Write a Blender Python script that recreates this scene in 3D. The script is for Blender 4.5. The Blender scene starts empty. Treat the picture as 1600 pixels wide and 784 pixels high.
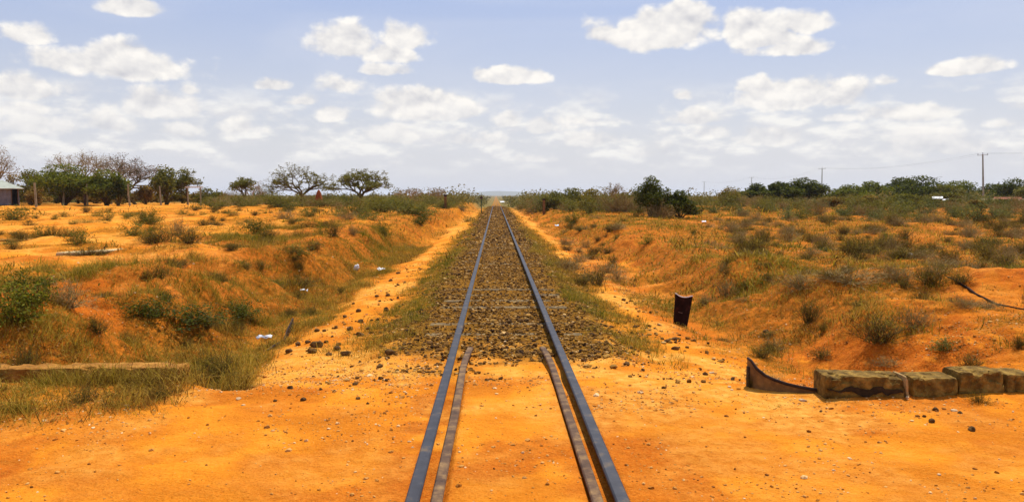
import bpy, math, random
import numpy as np
from mathutils import Vector, Euler
R = math.radians
random.seed(7)
RNG = np.random.default_rng(11)
SC = bpy.context.scene
COL = SC.collection

# ------------------------------------------------------------------ camera
F = 1255.0                                   # focal length in photo pixels
EYE = Vector((0.0, 0.0, 1.56))
cam_d = bpy.data.cameras.new('camera')
cam = bpy.data.objects.new('camera', cam_d); COL.objects.link(cam)
cam_d.sensor_width = 36; cam_d.lens = 36 * F / 1600
cam_d.clip_start = .05; cam_d.clip_end = 40000
cam.location = EYE
cam.rotation_euler = (R(90 - 3.97), 0, R(-1.14))
SC.camera = cam
CM = Euler((R(90 - 3.97), 0, R(-1.14))).to_matrix()

# ------------------------------------------------------------------ light
SUN_EL, SUN_AZ = R(60), R(28)
SC.view_settings.view_transform = 'Standard'
SC.view_settings.look = 'None'
SC.view_settings.gamma = 1
SC.view_settings.exposure = 0.24
sun_d = bpy.data.lights.new('sun', 'SUN'); sun_d.energy = 4.6; sun_d.angle = R(.5); sun_d.color = (1, .95, .86)
sun = bpy.data.objects.new('sun', sun_d); COL.objects.link(sun)
sv = Vector((math.sin(SUN_AZ) * math.cos(SUN_EL), math.cos(SUN_AZ) * math.cos(SUN_EL), math.sin(SUN_EL)))
sun.rotation_euler = sv.to_track_quat('Z', 'Y').to_euler()
sun.location = (20, 20, 60)

def pixray(px, py):
    d = CM @ Vector(((px - 800) / F, -(py - 392) / F, -1))
    return d / d.y if abs(d.y) > 1e-6 else d

def azel(px, py):
    d = pixray(px, py); d = d.normalized()
    return math.atan2(d.x, d.y), math.asin(d.z)

world = bpy.data.worlds.new('World'); SC.world = world; world.use_nodes = True
def build_world():
    nt = world.node_tree; N = nt.nodes; L = nt.links; N.clear()
    def nd(t, **k):
        n = N.new(t)
        for a, b in k.items(): setattr(n, a, b)
        return n
    def put(s, v):
        if hasattr(v, 'is_output'): L.new(v, s)
        else: s.default_value = v
    def M(op, a, b=0.0, c=0.0):
        n = nd('ShaderNodeMath', operation=op); put(n.inputs[0], a); put(n.inputs[1], b)
        put(n.inputs[2], c); return n.outputs[0]
    def VM(op, a, b):
        n = nd('ShaderNodeVectorMath', operation=op); put(n.inputs[0], a); put(n.inputs[1], b); return n.outputs[0]
    def MR(v, a, b, c, d, kind='SMOOTHSTEP'):
        n = nd('ShaderNodeMapRange', interpolation_type=kind)
        for i, q in enumerate((v, a, b, c, d)): put(n.inputs[i], q)
        return n.outputs[0]
    def MX(f, a, b):
        n = nd('ShaderNodeMix', data_type='RGBA'); put(n.inputs[0], f); put(n.inputs[6], a); put(n.inputs[7], b); return n.outputs[2]
    def NZ(v, sc, det, rough=.55, dist=0):
        n = nd('ShaderNodeTexNoise'); put(n.inputs['Vector'], v); put(n.inputs['Scale'], sc)
        put(n.inputs['Detail'], det); put(n.inputs['Roughness'], rough); put(n.inputs['Distortion'], dist); return n.outputs[0]
    out = nd('ShaderNodeOutputWorld'); bg = nd('ShaderNodeBackground'); bg.inputs[1].default_value = .093
    L.new(bg.outputs[0], out.inputs[0])
    sky = nd('ShaderNodeTexSky', sky_type='NISHITA'); sky.sun_disc = False
    sky.sun_elevation = SUN_EL; sky.sun_rotation = SUN_AZ; sky.air_density = 1.0; sky.dust_density = 1.6; sky.ozone_density = 1.5
    tc = nd('ShaderNodeTexCoord'); sp = nd('ShaderNodeSeparateXYZ')
    nrm = nd('ShaderNodeVectorMath', operation='NORMALIZE'); L.new(tc.outputs['Generated'], nrm.inputs[0])
    L.new(nrm.outputs[0], sp.inputs[0])
    az = M('ARCTAN2', sp.outputs[0], sp.outputs[1]); el = M('ARCSINE', sp.outputs[2])
    cb = nd('ShaderNodeCombineXYZ'); L.new(az, cb.inputs[0]); L.new(el, cb.inputs[1]); P = cb.outputs[0]
    # domain wobble so that the cloud outlines are ragged
    cbs = nd('ShaderNodeCombineXYZ'); L.new(az, cbs.inputs[0]); L.new(M('MULTIPLY', el, 1.25), cbs.inputs[1]); PS = cbs.outputs[0]
    def BW(v):
        n = nd('ShaderNodeTexVoronoi', feature='F1'); put(n.inputs['Vector'], v); n.inputs['Scale'].default_value = 24
        n.inputs['Detail'].default_value = 2; n.inputs['Roughness'].default_value = .42; n.normalize = True
        b_ = M('SUBTRACT', 1.0, n.outputs['Distance'])
        return M('ADD', M('MULTIPLY', M('SUBTRACT', b_, .45), .8), M('MULTIPLY', NZ(v, 20, 6, .56, 0), 1.0))
    # clouds: px, py, half width, half height (photo pixels), strength
    clouds = [(208, 10, 46, 18, .9), (52, 50, 38, 20, .6), (185, 95, 105, 31, .95), (120, 88, 40, 18, .7), (42, 135, 62, 26, .75), (20, 165, 80, 18, .5),
              (250, 160, 62, 28, .85), (292, 138, 20, 14, .4), (165, 190, 50, 18, .5), (370, 195, 50, 16, .45), (540, 62, 55, 36, .8), (640, 52, 50, 28, .75),
              (600, 80, 50, 22, .65), (598, 107, 46, 13, .7), (427, 131, 32, 13, .8), (472, 155, 26, 13, .7), (545, 130, 40, 18, .5), (517, 175, 30, 17, .8),
              (670, 160, 92, 34, 1.0), (630, 150, 50, 24, .8), (790, 185, 24, 16, .8), (800, 115, 62, 19, 1.0), (755, 112, 20, 12, .6), (610, 205, 60, 20, .55), (735, 215, 60, 18, .55),
              (1030, 42, 95, 38, 1.1), (1060, 22, 50, 26, .9), (960, 50, 40, 18, .8), (1180, 36, 52, 34, 1.0), (1262, 30, 40, 26, .9), (1240, 72, 68, 18, .85), (1200, 55, 50, 25, .9),
              (1235, 143, 90, 30, 1.05), (1180, 130, 34, 22, .8), (1300, 150, 36, 24, .7), (1312, 182, 24, 10, .7), (1210, 212, 52, 18, 1.0), (1178, 203, 20, 12, .6),
              (1425, 172, 70, 18, .9), (1512, 103, 44, 15, .95), (1395, 124, 18, 9, .35), (1068, 147, 18, 10, .45), (1075, 182, 44, 16, .7), (1110, 204, 30, 14, .6),
              (845, 195, 28, 18, .8), (940, 215, 55, 18, .55), (1440, 215, 60, 22, .6), (1500, 228, 50, 14, .55), (1565, 191, 22, 9, .4), (835, 243, 34, 14, .6),
              (70, 190, 70, 20, .4), (300, 200, 60, 16, .4), (1400, 235, 60, 14, .3), (1020, 235, 70, 14, .3), (900, 185, 60, 16, .4), (1640, 225, 60, 20, .5)]
    nbig = BW(PS)
    def density(dy):
        acc = None
        Q = VM('ADD', P, (0, dy, 0)) if dy else P
        for (px, py, rw, rh, s) in clouds:
            a, e = azel(px, py + rh * .35)
            v = VM('SUBTRACT', Q, (a, e, 0))
            v = VM('MULTIPLY', v, (F / rw / 1.20, F / rh / 1.26, 0))
            s3 = nd('ShaderNodeSeparateXYZ'); L.new(v, s3.inputs[0])
            yy = M('MAXIMUM', s3.outputs[1], M('MULTIPLY', s3.outputs[1], -2.0))
            c3 = nd('ShaderNodeCombineXYZ'); L.new(s3.outputs[0], c3.inputs[0]); L.new(yy, c3.inputs[1])
            ln = nd('ShaderNodeVectorMath', operation='LENGTH'); L.new(c3.outputs[0], ln.inputs[0])
            d = M('MULTIPLY', M('SUBTRACT', 1.0, ln.outputs['Value']), s)
            d = M('MAXIMUM', d, -.6)
            if acc is None: acc = d
            else:
                acc = M('MAXIMUM', acc, d)
        return acc
    fld = density(0)
    nz2 = BW(VM('ADD', PS, (-.003, .011, 0)))
    dn = M('ADD', fld, M('MULTIPLY', M('SUBTRACT', nbig, .70), 1.35))
    mask = MR(dn, .03, .37, 0.0, 1.0)
    lump = M('SUBTRACT', nbig, nz2)                       # lit upper sides, shaded undersides of the puffs
    # relative height inside the bank: denser towards the middle
    core = MR(dn, .15, 1.0, 0.0, 1.0)
    lit = MR(lump, -.26, .14, 0.0, 1.0, 'LINEAR')
    ccol = MX(lit, (5.5, 5.5, 5.9, 1), (9.6, 9.2, 8.6, 1))
    ccol = MX(M('MULTIPLY', core, .25), ccol, (8.6, 8.3, 8.0, 1))
    # low band of far cumulus, seen edge-on
    den = M('ADD', M('MAXIMUM', sp.outputs[2], 0.0), .035)
    cp = nd('ShaderNodeCombineXYZ'); L.new(az, cp.inputs[0]); L.new(M('MULTIPLY', el, 2.3), cp.inputs[1])
    nb = NZ(cp.outputs[0], 14, 5, .52, .0)
    nb2 = NZ(VM('ADD', cp.outputs[0], (0, .014, 0)), 14, 5, .52, .0)
    band = M('MULTIPLY', MR(el, R(.9), R(3.2), 0.0, 1.0), MR(el, R(5.0), R(8.2), 1.0, 0.0))
    bm = M('MULTIPLY', MR(nb, .42, .60, 0.0, .9), band)
    bl = MR(M('SUBTRACT', nb, nb2), -.06, .08, 0.0, 1.0, 'LINEAR')
    bcol = MX(bl, (7.0, 6.95, 7.15, 1), (9.0, 8.8, 8.4, 1))
    # high thin veil
    cv = nd('ShaderNodeCombineXYZ'); L.new(az, cv.inputs[0]); L.new(M('MULTIPLY', el, 5.0), cv.inputs[1])
    veil = M('MULTIPLY', MR(NZ(cv.outputs[0], 2.2, 5, .5, .8), .40, .75, 0.0, .30), 1.0)
    skyc = nd('ShaderNodeVectorMath', operation='MULTIPLY'); L.new(sky.outputs[0], skyc.inputs[0]); skyc.inputs[1].default_value = (1.0, 1.0, 1.0)
    # haze of the dry season whitens the lower sky
    hz = MR(el, R(0), R(17), .97, .42, 'LINEAR')
    c = MX(hz, skyc.outputs[0], (6.7, 6.72, 7.15, 1))
    c = MX(MR(el, R(3.5), R(15), 0.0, .66, 'LINEAR'), c, (3.1, 4.3, 7.6, 1))
    c = MX(veil, c, (7.2, 7.3, 7.9, 1))
    c = MX(bm, c, bcol)
    fade = MR(el, R(1.5), R(7), .45, .97, 'LINEAR')
    c = MX(M('MULTIPLY', mask, fade), c, ccol)
    L.new(c, bg.inputs[0])
build_world()

# ------------------------------------------------------------------ noise
def _h(ix, iy, s):
    n = (ix * 374761393 + iy * 668265263 + s * 982451653) & 0xFFFFFFFF
    n = ((n ^ (n >> 13)) * 1274126177) & 0xFFFFFFFF
    n = n ^ (n >> 16)
    return (n & 0xFFFFFF) / float(0xFFFFFF)
def vn(x, y, s):
    x0 = np.floor(x); y0 = np.floor(y); fx = x - x0; fy = y - y0
    ix = x0.astype(np.int64); iy = y0.astype(np.int64)
    fx = fx * fx * (3 - 2 * fx); fy = fy * fy * (3 - 2 * fy)
    a = _h(ix, iy, s); b = _h(ix + 1, iy, s); c = _h(ix, iy + 1, s); d = _h(ix + 1, iy + 1, s)
    return (a * (1 - fx) + b * fx) * (1 - fy) + (c * (1 - fx) + d * fx) * fy
def fbm(x, y, s, o=4, g=.5):
    t = 0; amp = 1; tot = 0
    ca, sa = .8, .6
    for k in range(o):
        t = t + amp * vn(x, y, s + 17 * k); tot += amp; amp *= g
        x, y = (x * ca - y * sa) * 2.03 + 5.3, (x * sa + y * ca) * 2.03 - 9.1
    return t / tot
def ss(a, b, v):
    t = np.clip((v - a) / (b - a), 0, 1); return t * t * (3 - 2 * t)

# ------------------------------------------------------------------ the lie of the land
XC = .106
MOUNDS = [(5.9, 11.6, .34, 1.3, .9), (4.3, 14.2, .30, .9, .9), (7.6, 10.6, .42, 1.3, .9), (4.6, 9.4, .16, .8, .7), (7.0, 8.6, .22, 1.4, .7), (3.9, 18, .12, .9, 1.6),
          (4.2, 24, .10, 1.0, 2.5), (6.2, 14.8, .2, 1.4, .8), (-5.1, 9.0, .16, .8, .6), (-5.2, 11.8, .14, .8, .8), (-3.55, 20.5, .22, .6, 1.2), (-4.2, 25, .2, .8, 2)]
def H(x, y):
    x = np.asarray(x, float); y = np.asarray(y, float)
    s = x - XC; a = np.abs(s); left = s < 0
    w = (fbm(x * .9, y * .75, 3, 5, .58) - .5)
    l = a + (w * 1.5 + (fbm(x * .35, y * .35, 4, 3) - .5) * 1.8) * ss(2.1, 3.4, a)
    dc = np.where(left, np.interp(y, [6, 13, 22, 50, 110], [3.7, 3.7, 3.0, 2.7, 2.6]), np.interp(y, [6, 15, 40, 110], [3.4, 2.85, 2.6, 2.5]))
    bk = np.where(left, np.interp(y, [6, 13, 22, 50, 110], [6.8, 5.9, 4.9, 4.2, 3.9]), np.interp(y, [6, 10, 15, 40, 110], [5.4, 5.2, 5.0, 4.8, 4.6]))
    zd = np.where(left, np.interp(y, [6, 20, 60], [-.52, -.42, -.3]), np.interp(y, [6, 20, 60], [-.42, -.34, -.28]))
    zb = np.where(left, np.interp(y, [6, 12, 20, 40, 90], [.26, .38, .38, .44, .5]), np.interp(y, [6, 14, 40, 90], [.08, .14, .26, .40]))
    z = -.065 - .15 * ss(1.0, 1.75, l) - .03 * ss(1.8, 2.2, l) + (zd + .245) * ss(2.15, dc, l) + (zb - zd) * ss(dc, bk, l)
    zm = 0
    for (mx, my, h, rx, ry) in MOUNDS:
        zm = zm + h * np.exp(-((x - mx) / rx) ** 2 - ((y - my) / ry) ** 2)
    z = z + zm
    pl = ss(2.4, 5.0, a)
    z = z + pl * (fbm(x * .22, y * .22, 5, 3) - .5) * .34 + pl * (fbm(x * .9, y * .9, 8, 5, .58) - .5) * .34
    # dirt road of the level crossing
    e = 6.35 + (fbm(x * .8, y * 0 + 2.2, 9, 3) - .5) * .5 + np.where(left, .42 * ss(2.3, 2.9, a), -.05)
    r = 1 - ss(e, e + np.where(a < 2.1, 1.6, np.where(left, .45, .75)), y)
    zr = (fbm(x * .5, y * .5, 12, 3) - .5) * .05 - .004
    zr = zr + (fbm(x * 2.1, y * 2.6, 14, 4) - .5) * .030 - .012 * np.exp(-((y - 4.75) / .16) ** 2) - .012 * np.exp(-((y - 6.0 + .05 * x) / .16) ** 2)
    zr = zr * ss(.6, 1.4, a)
    z = z * (1 - r) + zr * r
    rough = .35 + .65 * (1 - r)
    calm = ss(.62, .8, a) * .7 + .3
    z = z + rough * calm * ((fbm(x * 3.3, y * 3.3, 21, 4) - .5) * .060)
    # flangeways beside both rails
    gr = ss(.36, .385, a) * (1 - ss(.555, .575, a)) * (1 - ss(6.9, 7.3, y))
    z = z - gr * .045
    out = ss(0, 12, a) 
    z = z - ss(112, 175, y) * (1.1 + .3 * (1 - out)) - ss(175, 420, y) * .9 - ss(600, 5000, y) * 1.0
    far = ss(90, 600, np.hypot(x, y))
    z = z + far * (fbm(x * .004, y * .004, 31, 3) - .5) * 2.2 * ss(150, 1500, np.hypot(x, y))
    return z
def h1(x, y): return float(H(np.array([x]), np.array([y]))[0])

def cover(x, y):
    """share of the soil under dry grass"""
    s = x - XC; a = np.abs(s); left = s < 0
    n1 = fbm(x * .42, y * .42, 41, 4); n2 = fbm(x * 1.6, y * 1.6, 43, 3); n3 = fbm(x * .09, y * .11, 47, 3)
    q = n1 * .6 + n2 * .4
    c = np.zeros_like(x)
    # grass on the edges of the ballast
    ed = ss(.85, 1.3, a + (n2 - .5) * .5) * (1 - ss(1.7, 2.05, a + (n2 - .5) * .9)) * ss(7.8, 10, y)
    c = np.maximum(c, ed * (.45 + .9 * ss(.35, .6, q)))
    # left ditch
    dl = ss(2.4, 2.9, a + (n1 - .5)) * (1 - ss(4.4, 6.0, a + (n1 - .5) * 3.0)) * ss(5.5, 6.4, y + (n2 - .5) * .8) * (1 - ss(16, 60, y) * .5)
    c = np.maximum(c, np.where(left, dl * (.62 * (1 - ss(4.0, 4.8, a)) + .12 + .85 * ss(.41, .54, q)), 0))
    # in front of the left headwall
    fw = ss(2.2, 2.9, a + (n1 - .5) * .8) * ss(5.1, 5.8, y + (n2 - .5) * .5 - (a - 4) * -.18) * (1 - ss(7.4, 8.4, y))
    c = np.maximum(c, np.where(left, fw * (.5 + .6 * ss(.35, .55, q)), 0))
    # left plain: mostly bare earth
    lp = ss(4.5, 6.0, a) * ss(8, 10, y) * ss(.50, .60, q + .09 * (n3 - .5)) * .85
    c = np.maximum(c, np.where(left, lp, 0))
    c = np.maximum(c, np.where(left, ss(26, 40, y) * (1 - ss(9, 15, a * 40 / np.maximum(y, 20))) * ss(2.6, 3.6, a) * (.35 + .5 * ss(.4, .55, q)), 0))
    # right ditch and banks
    rd = ss(2.15, 2.6, a + (n2 - .5) * .5) * ss(6.8, 8, y) * ss(.46, .58, q + .03) * .8
    c = np.maximum(c, np.where(left, 0, rd))
    rp = ss(9.5, 15, y + (n1 - .5) * 6 + (a - 5) * .3) * ss(2.9, 3.8, a) * (.40 + .62 * ss(.41, .53, q))
    c = np.maximum(c, np.where(left, 0, rp))
    c = np.maximum(c, ss(85, 140, y) * .9)
    aw = a + (n1 - .5) * .9 + (n2 - .5) * .5
    c = c * np.where(y > 120, 1.0, 1 - .8 * (ss(1.65, 1.95, aw) * (1 - ss(2.2, 2.6, aw))) * (1 - .6 * ss(20, 50, y)))
    return np.clip(c, 0, 1)

def ballast(x, y):
    a = np.abs(x - XC)
    n = fbm(x * 2.2, y * 2.2, 51, 4) - .5
    return ss(6.9, 8.9, y + n * 3.2 - ss(.7, 1.7, a) * 1.7) * (1 - ss(np.interp(y, [8, 14], [1.30, 1.12]), np.interp(y, [8, 14], [1.75, 1.55]), a + n * 1.2)) * (1 - ss(150, 400, y))

# ------------------------------------------------------------------ mesh tools
def np_mesh(name, V, polys, attrs=None, smooth=False):
    """V (n,3); polys list of (m,k) index arrays"""
    me = bpy.data.meshes.new(name)
    V = np.ascontiguousarray(V, dtype=np.float32)
    me.vertices.add(len(V)); me.vertices.foreach_set('co', V.ravel())
    tot = np.concatenate([np.full(len(p), p.shape[1], np.int32) for p in polys])
    idx = np.concatenate([np.asarray(p, np.int32).ravel() for p in polys])
    st = np.concatenate([[0], np.cumsum(tot)[:-1]]).astype(np.int32)
    me.loops.add(len(idx)); me.loops.foreach_set('vertex_index', idx)
    me.polygons.add(len(tot)); me.polygons.foreach_set('loop_start', st); me.polygons.foreach_set('loop_total', tot)
    me.polygons.foreach_set('use_smooth', np.full(len(tot), smooth, bool))
    for k, v in (attrs or {}).items():
        at = me.attributes.new(k, 'FLOAT', 'POINT'); at.data.foreach_set('value', np.ascontiguousarray(v, np.float32))
    me.update(calc_edges=True)
    return me
def link(name, me, mat, parent=None, loc=None):
    o = bpy.data.objects.new(name, me); COL.objects.link(o)
    if mat is not None and not me.materials: me.materials.append(mat)
    if parent is not None: o.parent = parent
    if loc is not None: o.location = loc
    return o
def tag(o, label=None, cat=None, group=None, kind=None):
    if label: o['label'] = label
    if cat: o['category'] = cat
    if group: o['group'] = group
    if kind: o['kind'] = kind
    return o
def thing(name, label, cat, loc=(0, 0, 0), rz=0, group=None):
    o = bpy.data.objects.new(name, None); COL.objects.link(o)
    o.location = loc; o.rotation_euler = (0, 0, rz); o.empty_display_size = .3
    return tag(o, label, cat, group)
def dup(root, loc, rz, sc, label, group, tilt=(0, 0)):
    r = root.copy(); COL.objects.link(r); r.location = loc; r.rotation_euler = (tilt[0], tilt[1], rz); r.scale = sc
    r['label'] = label
    if group: r['group'] = group
    elif 'group' in r: del r['group']
    for ch in root.children:
        c = ch.copy(); COL.objects.link(c); c.parent = r
        for g in ch.children:
            d = g.copy(); COL.objects.link(d); d.parent = c
    return r

class MB:
    def __init__(s): s.v = []; s.q = []; s.t = []; s.n = 0
    def add(s, V, Q=None, T=None):
        V = np.asarray(V, float)
        if Q is not None and len(Q): s.q.append(np.asarray(Q, int) + s.n)
        if T is not None and len(T): s.t.append(np.asarray(T, int) + s.n)
        s.v.append(V); s.n += len(V); return s
    def box(s, c, d, rz=0, rx=0, ry=0, jit=0):
        V = np.array([(i, j, k) for i in (-.5, .5) for j in (-.5, .5) for k in (-.5, .5)]) * d
        if jit: V = V + RNG.normal(0, jit, V.shape)
        m = np.array(Euler((rx, ry, rz)).to_matrix()); V = V @ m.T + np.array(c)
        return s.add(V, [(0, 1, 3, 2), (4, 6, 7, 5), (0, 4, 5, 1), (2, 3, 7, 6), (0, 2, 6, 4), (1, 5, 7, 3)])
    def tube(s, pts, rad, k=8, cap=True):
        pts = [Vector(p) for p in pts]; rings = []
        rad = rad if hasattr(rad, '__len__') else [rad] * len(pts)
        for i, p in enumerate(pts):
            d = (pts[min(i + 1, len(pts) - 1)] - pts[max(i - 1, 0)]).normalized()
            u = d.cross(Vector((0, 0, 1)) if abs(d.z) < .9 else Vector((1, 0, 0))).normalized(); w = d.cross(u)
            for j in range(k):
                t = 2 * math.pi * j / k
                rings.append(p + (u * math.cos(t) + w * math.sin(t)) * rad[i])
        Q = [(i * k + j, i * k + (j + 1) % k, (i + 1) * k + (j + 1) % k, (i + 1) * k + j) for i in range(len(pts) - 1) for j in range(k)]
        T = []
        if cap:
            n = len(rings); rings += [pts[0], pts[-1]]
            b = (len(pts) - 1) * k
            T = [(n, (j + 1) % k, j) for j in range(k)] + [(n + 1, b + j, b + (j + 1) % k) for j in range(k)]
        return s.add([tuple(p) for p in rings], Q, T)
    def mesh(s, name, smooth=False):
        polys = []
        if s.q: polys.append(np.concatenate(s.q))
        if s.t: polys.append(np.concatenate(s.t))
        return np_mesh(name, np.concatenate(s.v), polys, None, smooth)
    def build(s, name, mat, parent=None, smooth=False, bevel=0):
        o = link(name, s.mesh(name, smooth), mat, parent)
        if bevel:
            m = o.modifiers.new('bevel', 'BEVEL'); m.width = bevel; m.segments = 2
        return o

def stones(pos, size, flat=(.9, .6), seed=0, rough=.22):
    """many irregular stones as arrays: pos (n,3), size (n,)"""
    rg = np.random.default_rng(seed)
    t = (1 + 5 ** .5) / 2
    I = np.array([(-1, t, 0), (1, t, 0), (-1, -t, 0), (1, -t, 0), (0, -1, t), (0, 1, t), (0, -1, -t), (0, 1, -t), (t, 0, -1), (t, 0, 1), (-t, 0, -1), (-t, 0, 1)]) / math.hypot(1, t)
    Fc = np.array([(0, 11, 5), (0, 5, 1), (0, 1, 7), (0, 7, 10), (0, 10, 11), (1, 5, 9), (5, 11, 4), (11, 10, 2), (10, 7, 6), (7, 1, 8), (3, 9, 4), (3, 4, 2), (3, 2, 6), (3, 6, 8), (3, 8, 9), (4, 9, 5), (2, 4, 11), (6, 2, 10), (8, 6, 7), (9, 8, 1)])
    n = len(pos)
    V = I[None] * (1 + rg.normal(0, rough, (n, 12, 1)))
    V = V * (np.array([1, flat[0], flat[1]]) * rg.uniform(.7, 1.3, (n, 1, 3)))
    a = rg.uniform(0, 6.28, n); c, s = np.cos(a), np.sin(a)
    X = V[:, :, 0] * c[:, None] - V[:, :, 1] * s[:, None]; Y = V[:, :, 0] * s[:, None] + V[:, :, 1] * c[:, None]
    V = np.stack([X, Y, V[:, :, 2]], -1) * size[:, None, None] + pos[:, None, :]
    Fs = Fc[None] + (np.arange(n) * 12)[:, None, None]
    return V.reshape(-1, 3), Fs.reshape(-1, 3)

def blades(base, L, W, lean, seed, bend=.5):
    """grass blades: quad + tip triangle each"""
    rg = np.random.default_rng(seed); n = len(base)
    a = rg.uniform(0, 6.283, n); f = rg.uniform(0, 6.283, n)
    ln = lean * rg.uniform(.15, 1.0, n) ** .7
    dx = np.cos(a) * ln; dy = np.sin(a) * ln; dz = np.sqrt(np.clip(1 - ln ** 2, .05, 1))
    wx = np.cos(f) * W * .5; wy = np.sin(f) * W * .5
    mid = base + np.stack([dx * .45, dy * .45, dz * .58], -1) * L[:, None]
    tip = base + np.stack([dx * 1.25, dy * 1.25, dz * (1 - bend * ln * .5)], -1) * L[:, None]
    wv = np.stack([wx, wy, 0 * wx], -1)
    V = np.stack([base - wv, base + wv, mid + wv * .75, mid - wv * .75, tip], 1).reshape(-1, 3)
    i = np.arange(n)[:, None] * 5
    return V, i + np.array([[0, 1, 2, 3]]), i + np.array([[3, 2, 4]])

def leafquads(P, size, rg, up=.3):
    n = len(P)
    nrm = rg.normal(0, 1, (n, 3)); nrm[:, 2] = np.abs(nrm[:, 2]) + up; nrm /= np.linalg.norm(nrm, axis=1)[:, None]
    t = np.cross(nrm, rg.normal(0, 1, (n, 3))); t /= np.linalg.norm(t, axis=1)[:, None] + 1e-9
    b = np.cross(nrm, t); s = (size * rg.uniform(.6, 1.35, n))[:, None]
    V = np.stack([P - t * s, P - b * s * .45, P + t * s, P + b * s * .45], 1).reshape(-1, 3)
    return V, np.arange(n)[:, None] * 4 + np.array([[0, 1, 2, 3]])

# ------------------------------------------------------------------ materials
def newmat(name):
    m = bpy.data.materials.new(name); m.use_nodes = True; nt = m.node_tree
    b = nt.nodes['Principled BSDF']; b.inputs['Roughness'].default_value = .9
    b.inputs['Specular IOR Level'].default_value = .15
    return m, nt, b
def nz(nt, scale, det=4, rough=.55, vec=None):
    n = nt.nodes.new('ShaderNodeTexNoise'); n.inputs['Scale'].default_value = scale; n.inputs['Detail'].default_value = det; n.inputs['Roughness'].default_value = rough
    if vec is not None: nt.links.new(vec, n.inputs['Vector'])
    return n.outputs[0]
def ramp(nt, fac, stops):
    r = nt.nodes.new('ShaderNodeValToRGB'); nt.links.new(fac, r.inputs[0]); e = r.color_ramp.elements
    while len(e) < len(stops): e.new(.5)
    for q, (p, c) in zip(e, stops): q.position = p; q.color = (*c, 1)
    return r.outputs[0]
def mix(nt, f, a, b, mode='MIX'):
    n = nt.nodes.new('ShaderNodeMix'); n.data_type = 'RGBA'; n.blend_type = mode
    for s, v in ((n.inputs[0], f), (n.inputs[6], a), (n.inputs[7], b)):
        if hasattr(v, 'is_output'): nt.links.new(v, s)
        else: s.default_value = v if not isinstance(v, tuple) or len(v) == 4 else (*v, 1)
    return n.outputs[2]
def mth(nt, op, a, b=0.0):
    n = nt.nodes.new('ShaderNodeMath'); n.operation = op; n.use_clamp = False
    for s, v in ((n.inputs[0], a), (n.inputs[1], b)):
        if hasattr(v, 'is_output'): nt.links.new(v, s)
        else: s.default_value = v
    return n.outputs[0]
def bump(nt, b, h, st, dist=.02):
    n = nt.nodes.new('ShaderNodeBump'); n.inputs['Strength'].default_value = st; n.inputs['Distance'].default_value = dist
    nt.links.new(h, n.inputs['Height']); nt.links.new(n.outputs[0], b.inputs['Normal'])
def objcoord(nt): return nt.nodes.new('ShaderNodeTexCoord').outputs['Object']
def speckle(name, stops, scale=8, rough=.9, bst=.5, bd=.01, spec=.15, metal=0):
    m, nt, b = newmat(name); oc = objcoord(nt)
    f = nz(nt, scale, 7, .62, oc)
    nt.links.new(ramp(nt, f, stops), b.inputs['Base Color'])
    bump(nt, b, nz(nt, scale * 4, 5, .6, oc), bst, bd); b.inputs['Roughness'].default_value = rough
    b.inputs['Specular IOR Level'].default_value = spec; b.inputs['Metallic'].default_value = metal
    return m
def leafmat(name, stops, trans=.38, attr=None):
    m, nt, b = newmat(name)
    g = nt.nodes.new('ShaderNodeNewGeometry').outputs['Random Per Island']
    oc = nt.nodes.new('ShaderNodeNewGeometry').outputs['Position']
    f = mth(nt, 'ADD', mth(nt, 'MULTIPLY', g, .55), mth(nt, 'MULTIPLY', nz(nt, .9, 3, .5, oc), .45))
    if attr:
        a = nt.nodes.new('ShaderNodeAttribute'); a.attribute_name = attr
        f = mth(nt, 'ADD', mth(nt, 'MULTIPLY', g, .55), mth(nt, 'MULTIPLY', a.outputs['Fac'], .60))
    c = ramp(nt, f, stops); nt.links.new(c, b.inputs['Base Color'])
    b.inputs['Roughness'].default_value = .75
    tr = nt.nodes.new('ShaderNodeBsdfTranslucent'); nt.links.new(c, tr.inputs[0])
    ms = nt.nodes.new('ShaderNodeMixShader'); ms.inputs[0].default_value = trans
    out = nt.nodes['Material Output']
    nt.links.new(b.outputs[0], ms.inputs[1]); nt.links.new(tr.outputs[0], ms.inputs[2]); nt.links.new(ms.outputs[0], out.inputs[0])
    return m

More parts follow.
